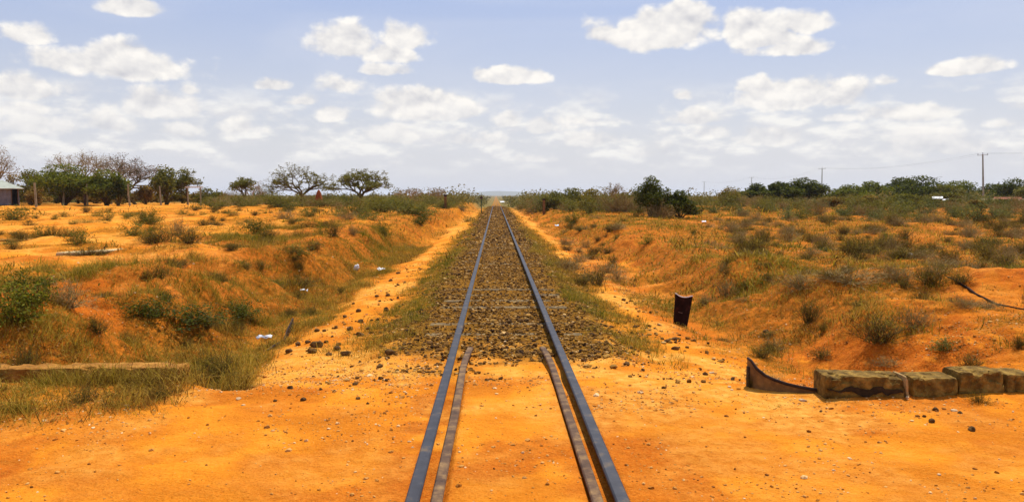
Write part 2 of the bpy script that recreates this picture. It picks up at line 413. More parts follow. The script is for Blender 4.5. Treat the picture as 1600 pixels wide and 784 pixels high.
def soil_material():
    m, nt, b = newmat('red_soil')
    pos = nt.nodes.new('ShaderNodeNewGeometry').outputs['Position']
    def at(n):
        a = nt.nodes.new('ShaderNodeAttribute'); a.attribute_name = n; return a.outputs['Fac']
    n1 = nz(nt, 1.3, 8, .6, pos); n2 = nz(nt, 9, 8, .65, pos); n3 = nz(nt, 60, 4, .7, pos); n4 = nz(nt, .18, 4, .5, pos)
    base = ramp(nt, n1, [(.30, (.46, .112, .003)), (.45, (.60, .162, .006)), (.56, (.74, .228, .010)), (.72, (.84, .325, .038))])
    red = ramp(nt, n2, [(.32, (.26, .034, .001)), (.5, (.42, .064, .002)), (.68, (.56, .115, .004))])
    c = mix(nt, at('red'), base, red)
    pale = ramp(nt, n2, [(.3, (.70, .265, .022)), (.7, (.84, .42, .085))])
    pf = mth(nt, 'MULTIPLY', at('pale'), ramp(nt, n2, [(.35, (.35,) * 3), (.62, (1,) * 3)]))
    c = mix(nt, pf, c, pale)
    c = mix(nt, ramp(nt, n3, [(.35, (.0,) * 3), (.75, (.38,) * 3)]), c, (.80, .37, .055, 1))
    dark = ramp(nt, n3, [(.30, (.55,) * 3), (.43, (0,) * 3)])
    c = mix(nt, dark, c, (.30, .085, .012, 1))
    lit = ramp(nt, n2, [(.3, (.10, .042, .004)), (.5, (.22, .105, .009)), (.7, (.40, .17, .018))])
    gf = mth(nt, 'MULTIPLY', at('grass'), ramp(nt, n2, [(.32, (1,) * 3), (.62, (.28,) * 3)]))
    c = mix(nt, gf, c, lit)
    farc = ramp(nt, n4, [(.35, (.10, .085, .022)), (.65, (.22, .17, .05))])
    c = mix(nt, at('far'), c, farc)
    bal = ramp(nt, n2, [(.3, (.09, .034, .004)), (.5, (.20, .088, .009)), (.72, (.40, .18, .022))])
    c = mix(nt, at('ballast'), c, bal)
    nt.links.new(c, b.inputs['Base Color']); b.inputs['Roughness'].default_value = 1; b.inputs['Specular IOR Level'].default_value = .03
    hsum = mth(nt, 'ADD', mth(nt, 'MULTIPLY', n2, 1.0), mth(nt, 'MULTIPLY', n3, .30))
    bump(nt, b, hsum, .8, .06)
    return m
SOIL = soil_material()

# ------------------------------------------------------------------ ground
def ground():
    def axis(fine, step, lim, grow):
        a = [0.0]; s = step
        while a[-1] < lim:
            if a[-1] > fine: s *= grow
            a.append(a[-1] + s)
        return np.array(a)
    xp = axis(.75, .018, .75, 1); 
    xs = list(xp); s = .018
    while xs[-1] < 9500:
        v = xs[-1]; s = max(.018, min(s * 1.035, .03 if v < 6 else 1e9)) if v < 6 else s * 1.03
        xs.append(v + s)
    xs = np.array(xs); X = np.concatenate([-xs[:0:-1], xs]) + XC
    ys = [2.5]; s = .026
    while ys[-1] < 9500:
        v = ys[-1]; s = .028 if v < 10 else s * 1.0125
        if v > 60: s *= 1.012
        ys.append(v + s)
    Y = np.concatenate([[-60, -30, -15, -8, -4, -1, 1], ys])
    gx, gy = np.meshgrid(X, Y); x = gx.ravel(); y = gy.ravel()
    z = H(x, y); cv = cover(x, y); bl = ballast(x, y)
    a = np.abs(x - XC); n = fbm(x * .5, y * .5, 61, 4); n2 = fbm(x * 2.4, y * 2.4, 63, 3)
    road = 1 - ss(6.2, 7.2, y)
    slope = np.abs(np.gradient(z.reshape(gx.shape), axis=1) / np.maximum(np.gradient(gx, axis=1), 1e-6)).ravel()
    red = np.clip(ss(2.6, 3.6, a) * ss(6.8, 7.6, y) * (ss(.12, .4, slope) * .9 + ss(.40, .6, n) * .75 * np.where(x > 0, 1, 1 - ss(5, 8, a))), 0, 1) * (1 - ss(30, 80, y) * .6)
    red = np.maximum(red, np.where(x > 0, ss(3.2, 4.6, a) * ss(7, 9, y) * .62, 0))
    red = np.maximum(red, .9 * ss(2.5, 3.4, a) * ss(.46, .58, fbm(x * .7, y * .7, 66, 4)) * (1 - road) * (1 - ss(40, 90, y)) * np.where(x > 0, 1, 1 - .6 * ss(7, 11, a)))
    red = np.maximum(red, .75 * ss(1.9, 2.4, a) * (1 - ss(2.8, 3.4, a)) * np.where(x > 0, 1, .25) * ss(8, 11, y))
    red = np.maximum(red, .8 * ss(.38, .55, n2) * ss(.30, .42, a) * (1 - ss(.66, .95, a)) * road)
    red = np.maximum(red, .7 * ss(.50, .62, fbm(x * 1.3, y * 1.3, 68, 4)) * road)
    red = np.maximum(red, .42 * ss(.42, .6, n2) * ss(.7, 1.0, a) * road)
    pale = np.clip(ss(.42, .62, n2 * .5 + n * .5) * np.where(a > 1.6, 1, .8) * (ss(3.5, 7.6, y) * (1 - ss(2.2, 3.2, a)) + .3 + .5 * ss(5.5, 8, a) * np.where(x < 0, 1, .15) * ss(9, 13, y)) * (1 - ss(0, 1, cv)), 0, 1)
    nx, ny = len(X), len(Y)
    i = np.arange(ny - 1)[:, None] * nx + np.arange(nx - 1)[None]
    Q = np.stack([i, i + 1, i + 1 + nx, i + nx], -1).reshape(-1, 4)
    cx = x[Q].mean(1); cy = y[Q].mean(1)
    edge = 6.6 + (fbm(cx * .8, cy * 0 + 2.2, 9, 3) - .5) * .5
    isroad = cy < edge
    isbed = (~isroad) & (np.abs(cx - XC) < 1.75)
    for nm, msk in (('dirt_road', isroad), ('track_bed', isbed), ('ground', ~(isroad | isbed))):
        q = Q[msk]; u, inv = np.unique(q, return_inverse=True)
        me = np_mesh(nm, np.stack([x[u], y[u], z[u]], -1), [inv.reshape(-1, 4)], dict(red=red[u], pale=pale[u], grass=cv[u] * (1 - bl[u] * .5), ballast=bl[u], far=ss(70, 150, y[u]) * .92 * np.where(np.abs(x[u] - XC) < 1.6, .5, 1)), True)
        tag(link(nm, me, SOIL), kind='structure')
ground()

# placing helpers: a photo pixel is turned into the spot of real ground it shows
def hit(px, py, lo=2.6, hi=400):
    d = pixray(px, py); t = lo * (1.006 ** np.arange(900)); t = t[t < hi]
    g = H(d.x * t, t) - (EYE.z + d.z * t)
    k = np.argmax(g > 0)
    t = t[k] if g[k] > 0 else t[-1]
    return Vector((d.x * t, t, h1(d.x * t, t)))
def at(px, y, row=305):
    x = pixray(px, row).x * y
    return Vector((x, y, h1(x, y)))
def zpx(px, py, y): return EYE.z + pixray(px, py).z * y

# far hills
def hills():
    n = 160; xs = np.linspace(-2600, 3400, n); rows = []
    prof = 150 * 0 + np.interp(xs, [-2600, -1200, -420, -250, 0, 260, 420, 900, 3400], [0, 3, 10, 34, 46, 38, 12, 2, 0]) + fbm(xs * .006, xs * 0, 3, 4) * 8
    for k, (dy, f) in enumerate([(-700, -.3), (-350, .45), (0, 1), (600, .5), (1200, -.3)]):
        rows.append(np.stack([xs, np.full(n, 8200. + dy), -6 + prof * f], -1))
    V = np.concatenate(rows); i = np.arange(4)[:, None] * n + np.arange(n - 1)[None]
    Q = np.stack([i, i + 1, i + 1 + n, i + n], -1).reshape(-1, 4)
    tag(link('hills', np_mesh('hills', V, [Q], None, True), speckle('hill_scrub', [(.3, (.07, .08, .03)), (.7, (.14, .13, .06))], .01, bst=0)), kind='structure')
hills()

# air
def haze():
    m = bpy.data.materials.new('haze_air'); m.use_nodes = True; nt = m.node_tree; nt.nodes.clear()
    o = nt.nodes.new('ShaderNodeOutputMaterial'); v = nt.nodes.new('ShaderNodeVolumePrincipled')
    v.inputs['Color'].default_value = (.86, .90, .97, 1); v.inputs['Density'].default_value = .00012; v.inputs['Anisotropy'].default_value = .2
    nt.links.new(v.outputs[0], o.inputs['Volume'])
    b = MB().box((0, 4000, 24), (26000, 28000, 92)); ob = b.build('haze', m)
    tag(ob, kind='stuff', label='thin pale haze fading the plain and hills far down the line', cat='haze')
USE_HAZE = True
if USE_HAZE: haze()

# ------------------------------------------------------------------ rails
STEEL = speckle('rail_steel', [(.3, (.022, .021, .026)), (.55, (.038, .037, .044)), (.72, (.13, .085, .045))], 9, .55, .2, .003, .22, .1)
RUST = speckle('dusty_rust', [(.25, (.050, .028, .018)), (.5, (.12, .065, .035)), (.66, (.26, .15, .06)), (.85, (.48, .28, .09))], 9, .85, .6, .006, .2, .1)
DARKRUST = speckle('dark_rust', [(.3, (.016, .010, .008)), (.6, (.05, .026, .016)), (.85, (.16, .075, .03))], 12, .8, .5, .006, .25, .2)

def rail(cx, ys, top, prof, name, label, mat, group, bend=None):
    rows = []; n = len(prof)
    for j, y in enumerate(ys):
        zt = top + (min(h1(cx, y), 0) + .065 if y > 20 else 0) if y > 20 else top
        bx = bend(y) if bend else 0
        for (px_, pz) in prof: rows.append((cx + bx + px_, y, zt + pz))
    k = len(ys)
    Q = [(j * n + i, j * n + (i + 1) % n, (j + 1) * n + (i + 1) % n, (j + 1) * n + i) for j in range(k - 1) for i in range(n)]
    mb = MB().add(rows, Q)
    me = mb.mesh(name)
    # end caps
    bm_faces = [tuple(range(n))[::-1], tuple((k - 1) * n + i for i in range(n))]
    me2 = bpy.data.meshes.new(name)
    me2.from_pydata([tuple(v.co) for v in me.vertices], [], [tuple(p.vertices) for p in me.polygons] + bm_faces); me2.update()
    bpy.data.meshes.remove(me)
    o = link(name, me2, mat); tag(o, label, 'rail', group); return o
PROF = [(-.062, -.135), (.062, -.135), (.062, -.125), (.010, -.112), (.010, -.040), (.034, -.030), (.036, -.008), (.028, -.001), (-.028, -.001), (-.036, -.008), (-.034, -.030), (-.010, -.040), (-.010, -.112), (-.062, -.125)][::-1]
yl = list(np.linspace(-20, 20, 20)) + list(np.geomspace(22, 900, 70))
rail(XC - .53, yl, .036, PROF, 'running_rail', 'left of the two long blue-grey steel rails running to the horizon', STEEL, 'running rails of the track')
rail(XC + .53, yl, .036, PROF, 'running_rail', 'right of the two long blue-grey steel rails running to the horizon', STEEL, 'running rails of the track')
PG = [(p[0] * .82, p[1]) for p in PROF]
yg = list(np.linspace(-10, 7.2, 12)) + [7.5, 7.75, 7.95, 8.1]
rail(XC - .405, yg, .022, PG, 'guard_rail', 'short rusty guard rail inside the left running rail at the crossing', RUST, 'guard rails at the crossing', lambda y: .05 * max(0, (y - 7.2)) ** 1.5 + .006 * math.sin(y * 1.3))
rail(XC + .405, yg, .022, PG, 'guard_rail', 'short rusty guard rail inside the right running rail at the crossing', RUST, 'guard rails at the crossing', lambda y: -.05 * max(0, (y - 7.2)) ** 1.5 + .006 * math.sin(y * 1.7))

RR = [o for o in COL.objects if o.name.startswith('running_rail')]
for o, sx in zip(RR, (-1, 1)):
    for yj in (9.6, 21.2):
        for sd in (-1, 1):
            fx = XC + sx * .53 + sd * .019
            f_ = MB().box((fx, yj, -.036), (.018, .46, .060))
            for b_ in (-.16, -.05, .05, .16): f_.box((fx + sd * .014, yj + b_, -.036), (.014, .026, .026))
            f_.build('fishplate', RUST, o)

# sleepers: tops showing here and there between the ballast
SLEEP = speckle('sleeper_steel', [(.3, (.07, .045, .022)), (.55, (.17, .11, .045)), (.75, (.34, .24, .10))], 11, .9, .7, .01)
def sleepers():
    t = MB().box((0, 0, 0), (1.85, .20, .10)); base = t.build('sleeper', SLEEP, bevel=.02)
    tag(base, 'half-buried sleeper crossing under both rails', 'sleeper', 'sleepers under the ballast')
    ys = np.arange(8.6, 46, .74); first = True
    for i, y in enumerate(ys):
        o = base if first else base.copy()
        if not first: COL.objects.link(o)
        first = False
        o.location = (XC + random.uniform(-.02, .02), y, min(h1(XC, y), -.04) - .052 + random.uniform(-.012, .016)); o.rotation_euler = (0, 0, random.uniform(-.012, .012))
sleepers()

# ------------------------------------------------------------------ ballast, pebbles
def scatter(n, x0, x1, y0, y1, prob, seed, power=1.0):
    rg = np.random.default_rng(seed); x = rg.uniform(x0, x1, n); y = y0 + (y1 - y0) * rg.uniform(0, 1, n) ** power
    k = rg.uniform(0, 1, n) < prob(x, y); return x[k], y[k], rg
def stonemat(name, stops):
    m, nt, b = newmat(name)
    g = nt.nodes.new('ShaderNodeNewGeometry').outputs['Random Per Island']
    f = mth(nt, 'ADD', mth(nt, 'MULTIPLY', g, .8), mth(nt, 'MULTIPLY', nz(nt, 30, 4, .6, objcoord(nt)), .25))
    nt.links.new(ramp(nt, f, stops), b.inputs['Base Color']); bump(nt, b, nz(nt, 90, 3, .6, objcoord(nt)), .6, .006)
    return m
BAL = stonemat('ballast_stone', [(.12, (.032, .012, .002)), (.36, (.115, .047, .005)), (.62, (.24, .108, .012)), (.86, (.38, .19, .03)), (.96, (.74, .48, .20))])
PEB = stonemat('soil_pebble', [(.10, (.16, .05, .006)), (.30, (.44, .16, .015)), (.8, (.66, .34, .09)), (.95, (.80, .58, .32))])
def make_ballast():
    parts = []
    for (n, y0, y1, s0, s1, pw, sd) in ((56000, 6.7, 26, .006, .026, 1.35, 1), (16000, 26, 60, .022, .046, 1.2, 2), (6000, 60, 118, .04, .075, 1, 3)):
        x, y, rg = scatter(n, XC - 2.0, XC + 2.0, y0, y1, lambda x, y: np.clip(ballast(x, y) * 1.1 * (.35 + .75 * ss(.38, .56, fbm(x * 1.7, y * 1.2, 58, 4))), 0, 1), sd, pw)
        rl = np.abs(np.abs(x - XC) - .53); k = rl > .05; x, y = x[k], y[k]
        s = (s0 + (s1 - s0) * rg.random(len(x)) ** 1.5) * np.where(rg.random(len(x)) < .07, 1.7, 1)
        z = H(x, y) + s * rg.uniform(-.35, .5, len(x)) + rg.uniform(-.005, .010, len(x)) * (np.abs(x - XC) < 1.2)
        parts.append(stones(np.stack([x, y, z], -1), s, seed=sd))
    V, T = [], []; o = 0
    for v, t in parts: V.append(v); T.append(t + o); o += len(v)
    tag(link('ballast', np_mesh('ballast', np.concatenate(V), [np.concatenate(T)]), BAL), 'brown ballast stones heaped between and beside the rails', 'ballast', kind='stuff')
make_ballast()
def make_rubble():
    def pr(x, y):
        a = np.abs(x - XC); n = fbm(x * 1.6, y * 1.6, 73, 3)
        return np.clip(ss(.75, 1.3, a) * (1 - ss(1.9, 2.9, a + (n - .5) * .8)) * ss(6.2, 7.6, y) * (1 - ss(10, 26, y) * .7) * (.06 + .9 * ss(.52, .66, n)), 0, 1)
    x, y, rg = scatter(9000, XC - 3, XC + 3, 6.2, 26, pr, 25, 1.3)
    s_ = .010 + .024 * rg.random(len(x)) ** 2.2
    V, T = stones(np.stack([x, y, H(x, y) + s_ * .35], -1), s_, seed=26)
    tag(link('rubble', np_mesh('rubble', V, [T]), BAL), 'small brown rubble strewn over the dirt shoulders beside the ballast', 'rubble', kind='stuff')
make_rubble()
def make_pebbles():
    def pr(x, y):
        a = np.abs(x - XC); n = fbm(x * 1.5, y * 1.5, 71, 3)
        p = ss(.4, .65, n) * .8 + .12
        p = p * np.where(a < .62, np.where(a > .36, .15, .8), 1)
        return np.clip(p * (.35 + .65 * ss(4.6, 7, y)) * (1 - ballast(x, y) * .8), 0, 1)
    x, y, rg = scatter(80000, -8, 9, 3.2, 24, pr, 5, 1.4)
    s = rg.gamma(1.5, .0028, len(x)) + .0024; s = np.minimum(s, .028)
    V, T = stones(np.stack([x, y, H(x, y) + s * .2], -1), s, seed=6)
    x2, y2, rg = scatter(60000, -5.5, 6.5, 3.6, 8.6, pr, 15, 1.0)
    s2 = rg.gamma(1.3, .0022, len(x2)) + .0018; s2 = np.minimum(s2, .018)
    V2, T2 = stones(np.stack([x2, y2, H(x2, y2) + s2 * .2], -1), s2, seed=16)
    V = np.concatenate([V, V2]); T = np.concatenate([T, T2 + len(V) - len(V2)])
    tag(link('pebbles', np_mesh('pebbles', V, [T]), PEB), 'small orange and pale pebbles scattered over the dirt', 'pebbles', kind='stuff')
make_pebbles()

# ------------------------------------------------------------------ grass and ground cover
DRY = [(.05, (.09, .038, .003)), (.24, (.22, .115, .009)), (.40, (.56, .36, .050)), (.54, (.38, .26, .020)), (.72, (.20, .155, .008)), (.95, (.08, .090, .003))]
GRASS = leafmat('dry_grass', DRY, .38, 'green')
def grass_mass(name, label, n, x0, x1, y0, y1, L0, L1, W0, W1, seed, dens=1.0, green=.0, power=1.0, per=7, spread=.05, xc_mask=None):
    prob = lambda x, y: np.clip(cover(x, y) * dens * (.42 + .75 * ss(.36, .58, fbm(x * 3.1, y * 3.1, 79, 2))) * (xc_mask(x, y) if xc_mask else 1), 0, 1)
    x, y, rg = scatter(n, x0, x1, y0, y1, prob, seed, power)
    m = len(x); x = np.repeat(x, per) + rg.normal(0, spread, m * per); y = np.repeat(y, per) + rg.normal(0, spread, m * per)
    k = np.repeat(rg.uniform(.35, 1.3, m) * (.45 + 1.1 * ss(.35, .65, fbm(x[::per] * 1.9, y[::per] * 1.9, 83, 3))), per)
    f = fbm(x * .8, y * .8, 77, 3)
    g = np.clip(green + (f - .5) * 2.2 + np.repeat(rg.normal(0, .24, m), per), 0, 1)
    L = rg.uniform(L0, L1, len(x)) * k; W = rg.uniform(W0, W1, len(x))
    B = np.stack([x, y, H(x, y) - .01], -1)
    V, Q, T = blades(B, L, W, .97, seed + 1, .9)
    me = np_mesh(name, V, [Q, T], dict(green=np.repeat(g, 5)))
    return tag(link(name, me, GRASS), label, 'grass', kind='stuff')
grass_mass('grass', 'tangled dry grass filling the ditch left of the track', 42000, -7.6, -2.3, 6.2, 30, .05, .22, .003, .007, 101, 1.0, .19, 1.3, 10, .045)
grass_mass('grass', 'matted straw grass in front of the left headwall', 9000, -6.0, -2.2, 5.2, 7.6, .04, .21, .003, .006, 102, 1.0, .06, 1.0, 10, .04, lambda x, y: np.where(np.abs(y - 7.02) < .14, .0, 1.0))
grass_mass('grass', 'thin dry grass along the left edge of the ballast', 17000, -2.2, -.6, 7.6, 40, .03, .11, .003, .008, 103, .9, .24, 1.5, 9, .035)
grass_mass('grass', 'straw coloured grass along the right edge of the ballast', 19000, .8, 2.4, 7.6, 40, .04, .14, .003, .008, 105, 1.0, .16, 1.5, 9, .035)
grass_mass('grass', 'dry grass clumps on the eroded bank right of the track', 32000, 2.1, 12, 6.9, 17, .03, .13, .004, .009, 107, .72, .26, 1.1, 10, .055)
grass_mass('grass', 'sparse dry grass on the orange plain to the left', 14000, -36, -4.2, 10, 48, .04, .15, .010, .024, 109, .8, .40, 1.3, 9, .10)
grass_mass('grass', 'dry grey-brown grass covering the plain to the right', 46000, 2.8, 48, 13, 60, .05, .19, .010, .026, 111, .9, .24, 1.5, 9, .14)
grass_mass('grass', 'low grass on both banks far along the line', 12000, -9, 9, 20, 110, .06, .20, .012, .036, 113, .85, .38, 1.1, 8, .12, lambda x, y: (np.abs(x - XC) > 1.0))
grass_mass('grass', 'brown and olive ground cover below the far scrub', 16000, -75, 95, 46, 125, .12, .4, .04, .10, 115, .6, .40, 1.1, 8, .3, lambda x, y: np.where(x < -6 - y * .17, .25, 1) * (np.abs(x) > 3))

# ------------------------------------------------------------------ shrubs
DARKLEAF = leafmat('dark_green_leaf', [(.15, (.026, .032, .002)), (.45, (.062, .072, .003)), (.7, (.11, .12, .006)), (.95, (.24, .23, .015))])
MIDLEAF = leafmat('olive_leaf', [(.15, (.060, .055, .004)), (.45, (.125, .120, .009)), (.7, (.20, .175, .018)), (.95, (.32, .26, .05))])
DRYLEAF = leafmat('grey_brown_twigs', [(.15, (.08, .042, .004)), (.45, (.18, .11, .011)), (.7, (.30, .195, .026)), (.95, (.50, .36, .07))])
BRIGHTLEAF = leafmat('yellow_green_leaf', [(.15, (.06, .065, .003)), (.5, (.16, .165, .008)), (.75, (.28, .26, .02)), (.95, (.46, .40, .06))])
GREYLEAF = leafmat('grey_green_leaf', [(.15, (.055, .058, .009)), (.5, (.125, .135, .025)), (.8, (.21, .21, .055)), (.95, (.34, .32, .12))])
BARK = speckle('bark', [(.3, (.055, .034, .008)), (.6, (.13, .085, .020)), (.8, (.22, .15, .04))], 6, .95, .8, .02)
PALEBARK = speckle('pale_bark', [(.3, (.20, .13, .045)), (.6, (.34, .24, .09)), (.8, (.46, .35, .15))], 6, .95, .6, .02)

def segs_mesh(segs, sides):
    A = np.array([s[0] for s in segs]); B = np.array([s[1] for s in segs]); ra = np.array([s[2] for s in segs]); rb = np.array([s[3] for s in segs])
    d = B - A; d /= np.linalg.norm(d, axis=1)[:, None] + 1e-9
    ref = np.where(np.abs(d[:, 2:3]) < .9, np.array([[0, 0, 1.]]), np.array([[1., 0, 0]]))
    u = np.cross(d, ref); u /= np.linalg.norm(u, axis=1)[:, None]; w = np.cross(d, u)
    t = np.arange(sides) * 2 * math.pi / sides
    ring = u[:, None] * np.cos(t)[None, :, None] + w[:, None] * np.sin(t)[None, :, None]
    V = np.concatenate([A[:, None] + ring * ra[:, None, None], B[:, None] + ring * rb[:, None, None]], 1).reshape(-1, 3)
    j = np.arange(sides); q = np.stack([j, (j + 1) % sides, (j + 1) % sides + sides, j + sides], -1)
    Q = (np.arange(len(segs)) * 2 * sides)[:, None, None] + q[None]
    return V, Q.reshape(-1, 4)

def shrub_meshes(kind, seed):
    """unit shrub: about 1 m wide, .7 m tall"""
    rg = np.random.default_rng(seed); segs = []; P = []
    ns = {'leafy': 26, 'dry': 80, 'tuft': 90, 'succulent': 30, 'dense': 30}[kind]
    for i in range(ns):
        a = rg.uniform(0, 6.283); e = rg.uniform(.15, 1.45) if kind != 'tuft' else rg.uniform(.5, 1.5)
        L = rg.uniform(.35, .62) * (1 if e < 1 else 1.05); p = np.array([rg.normal(0, .06), rg.normal(0, .06), 0.]); r = .008
        d = np.array([math.cos(a) * math.cos(e), math.sin(a) * math.cos(e), math.sin(e)])
        st = 4
        for k in range(st):
            d = d + rg.normal(0, .22, 3) + np.array([0, 0, .05]); d /= np.linalg.norm(d); q = p + d * L / st
            segs.append((p, q, r, r * .65)); r *= .65
            if k >= 1:
                for b in range({'dry': 3, 'tuft': 2}.get(kind, 1)):
                    dd = d + rg.normal(0, .6, 3); dd /= np.linalg.norm(dd); qq = q + dd * rg.uniform(.06, .16)
                    segs.append((q, qq, .003, .0012)); P.append(qq)
            P.append(q); p = q
    P = np.array(P); P[:, 2] = np.abs(P[:, 2])
    nl = {'leafy': 1300, 'dry': 520, 'tuft': 700, 'succulent': 900, 'dense': 2000}[kind]
    sz = {'leafy': .026, 'dry': .014, 'tuft': .016, 'succulent': .030, 'dense': .026}[kind]
    sp = {'leafy': .055, 'dry': .04, 'tuft': .04, 'succulent': .045, 'dense': .07}[kind]
    C = P[rg.integers(0, len(P), nl)] + rg.normal(0, sp, (nl, 3)); C[:, 2] = np.abs(C[:, 2])
    if kind in ('dry', 'tuft'):
        V, Q, T = blades(C, rg.uniform(.04, .12, nl), rg.uniform(.004, .009, nl), .95, seed + 5)
        fol = np_mesh('foliage', V, [Q, T])
    else:
        V, Q = leafquads(C, np.full(nl, sz), rg); fol = np_mesh('foliage', V, [Q])
    V, Q = segs_mesh(segs, 3); stm = np_mesh('stems', V, [Q])
    return stm, fol
PROTO = {}
MATS = dict(leafy=MIDLEAF, dry=DRYLEAF, tuft=None, succulent=GREYLEAF, dense=DARKLEAF, bright=BRIGHTLEAF)
TUFTLEAF = leafmat('olive_brown_tuft', [(.15, (.08, .060, .003)), (.45, (.17, .125, .007)), (.7, (.30, .22, .018)), (.95, (.52, .40, .06))])
def shrub(kind, variant, loc, w, h, label, group=None, tilt=(0, 0), name='shrub', cat='shrub'):
    key = (kind, variant)
    geo = {'bright': 'leafy'}.get(kind, kind)
    mat = {'leafy': MIDLEAF, 'dry': DRYLEAF, 'tuft': TUFTLEAF, 'succulent': GREYLEAF, 'dense': DARKLEAF, 'bright': BRIGHTLEAF}[kind]
    rz = random.uniform(0, 6.28); sc = (w * random.uniform(.75, 1.3), w * random.uniform(.75, 1.3), h / .62 * random.uniform(.85, 1.1))
    if key not in PROTO:
        t = thing(name, label, cat, loc, rz, group); t.scale = sc
        s, f = shrub_meshes(geo, hash(geo) % 1 + 100 * variant + len(kind) * 7)
        link('stems', s, BARK if kind != 'dry' else PALEBARK, t); link('foliage', f, mat, t)
        PROTO[key] = t
        return t
    o = dup(PROTO[key], loc, rz, sc, label, group, tilt); o.name = name; return o
def shrub_px(kind, px, pyf, wpx, hpx, label, group=None):
    p = hit(px, pyf); k = p.y / F
    return shrub(kind, random.randrange(3), p - Vector((0, 0, .03)), wpx * k * .95, hpx * k * 1.0, label, group)

NAMED = [  # kind, px, foot py, width, height, label
 ('bright', 25, 500, 100, 66, 'big yellow-green leafy bush on the bank at the left edge of the picture'),
 ('dense', 48, 478, 70, 60, 'dark green leafy top of the bush cluster at the left edge'),
 ('dry', 105, 478, 110, 45, 'grey dry brush sprawling right of the big left bush'),
 ('dense', 400, 366, 38, 24, 'small glossy green bush alone on the orange left bank'),
 ('bright', 505, 368, 30, 24, 'yellow-green bush on the lip of the left bank'),
 ('tuft', 522, 368, 34, 22, 'brown tuft beside the yellow-green bush on the left bank'),
 ('dry', 551, 368, 18, 17, 'small dark brown shrub on the crumbling left bank edge'),
 ('leafy', 600, 368, 28, 30, 'rounded olive shrub leaning down the left bank'),
 ('dense', 656, 350, 32, 16, 'flattened dark green shrub on the left bank close to the track'),
 ('leafy', 560, 335, 60, 28, 'broad olive thicket above the left ditch'),
 ('leafy', 235, 350, 46, 26, 'green and brown low bush on the open left plain'),
 ('bright', 232, 372, 28, 20, 'small yellow-green plant beside the slab on the left plain'),
 ('leafy', 20, 344, 60, 22, 'low grey-green bush by the hut at the far left'),
 ('dry', 280, 368, 60, 28, 'wispy brown brush in the middle of the left plain'),
 ('leafy', 338, 326, 50, 16, 'flat green bush at the end of the fence posts'),
 ('dense', 238, 492, 100, 30, 'dark green herb patch in the left ditch'),
 ('dense', 292, 506, 120, 34, 'olive herb patch in the middle of the left ditch'),
 ('dense', 372, 496, 90, 30, 'dark green weed clump on the right side of the left ditch'),
 ('dense', 250, 465, 50, 14, 'small dark creeping plant on the left bank slope'),
 ('tuft', 40, 590, 70, 55, 'tall dry tussock behind the left headwall end'),
 ('tuft', 150, 520, 50, 30, 'grey dry weed on the red slope above the headwall'),
 ('tuft', 1375, 532, 105, 46, 'spiky brown-green bush on the red mound above the kerb blocks'),
 ('dry', 1430, 508, 60, 34, 'dry brush to the right of the spiky mound bush'),
 ('tuft', 1265, 505, 60, 38, 'green-grey tussock on the slope left of the spiky mound bush'),
 ('dry', 1135, 462, 60, 30, 'grey dry shrub on the bank behind the leaning plate'),
 ('dry', 1330, 440, 110, 28, 'long low grey brush heap on the ridge of the right bank'),
 ('dry', 1400, 440, 90, 30, 'pale grey brush at the end of the right ridge'),
 ('dry', 1250, 450, 100, 26, 'grey brush heap on the left part of the right ridge'),
 ('tuft', 1455, 448, 60, 34, 'tall olive grass clump by the dark shadow line'),
 ('leafy', 1480, 548, 80, 26, 'grey-green low plant below the right mounds'),
 ('tuft', 1593, 545, 40, 30, 'dark tussock at the right edge above the kerb blocks'),
 ('dry', 1232, 378, 60, 26, 'round dark brown dead bush on the right plain'),
 ('bright', 1385, 380, 40, 20, 'bright yellow-green bush on the right plain'),
 ('dense', 1290, 393, 28, 9, 'small flat green plant on the right plain'),
 ('dense', 893, 350, 32, 16, 'dark green shrub on the right bank close to the track'),
 ('bright', 1012, 381, 30, 18, 'little yellow-green shrub on the right bank'),
 ('dense', 1083, 366, 16, 10, 'tiny dark green plant on the right plain'),
 ('dense', 1550, 382, 60, 16, 'dark green creeping plant near the right edge'),
 ('tuft', 1340, 617, 40, 22, 'yellow grass tuft against the first kerb block'),
 ('tuft', 1172, 606, 18, 26, 'green weed growing at the upright end of the steel strip'),
 ('bright', 1217, 636, 10, 12, 'single small green weed on the orange road'),
 ('tuft', 1530, 628, 60, 26, 'dark tangled weed in the joint of the kerb blocks'),
 ('bright', 35, 642, 60, 20, 'creeping green weed at the edge of the road on the left'),
 ('tuft', 340, 600, 90, 60, 'tall straw tussock at the right end of the left headwall'),
 ('tuft', 250, 622, 60, 34, 'straw tussock in front of the left headwall'),
 ('tuft', 130, 628, 70, 34, 'brown tussock at the foot of the left headwall'),
 ('dense', 412, 316, 60, 27, 'dark green rounded bush left of the flat-topped acacia'),
 ('dense', 543, 320, 40, 17, 'dark green bush beside the red termite mound'),
 ('leafy', 480, 323, 64, 18, 'long green bush below the flat-topped acacia'),
  ('leafy', 1140, 322, 60, 30, 'round brown-green bush alone beyond the right plain'),
]
for (kd, px, pf, w, h, lab) in NAMED: shrub_px(kd, px, pf, w, h, lab)

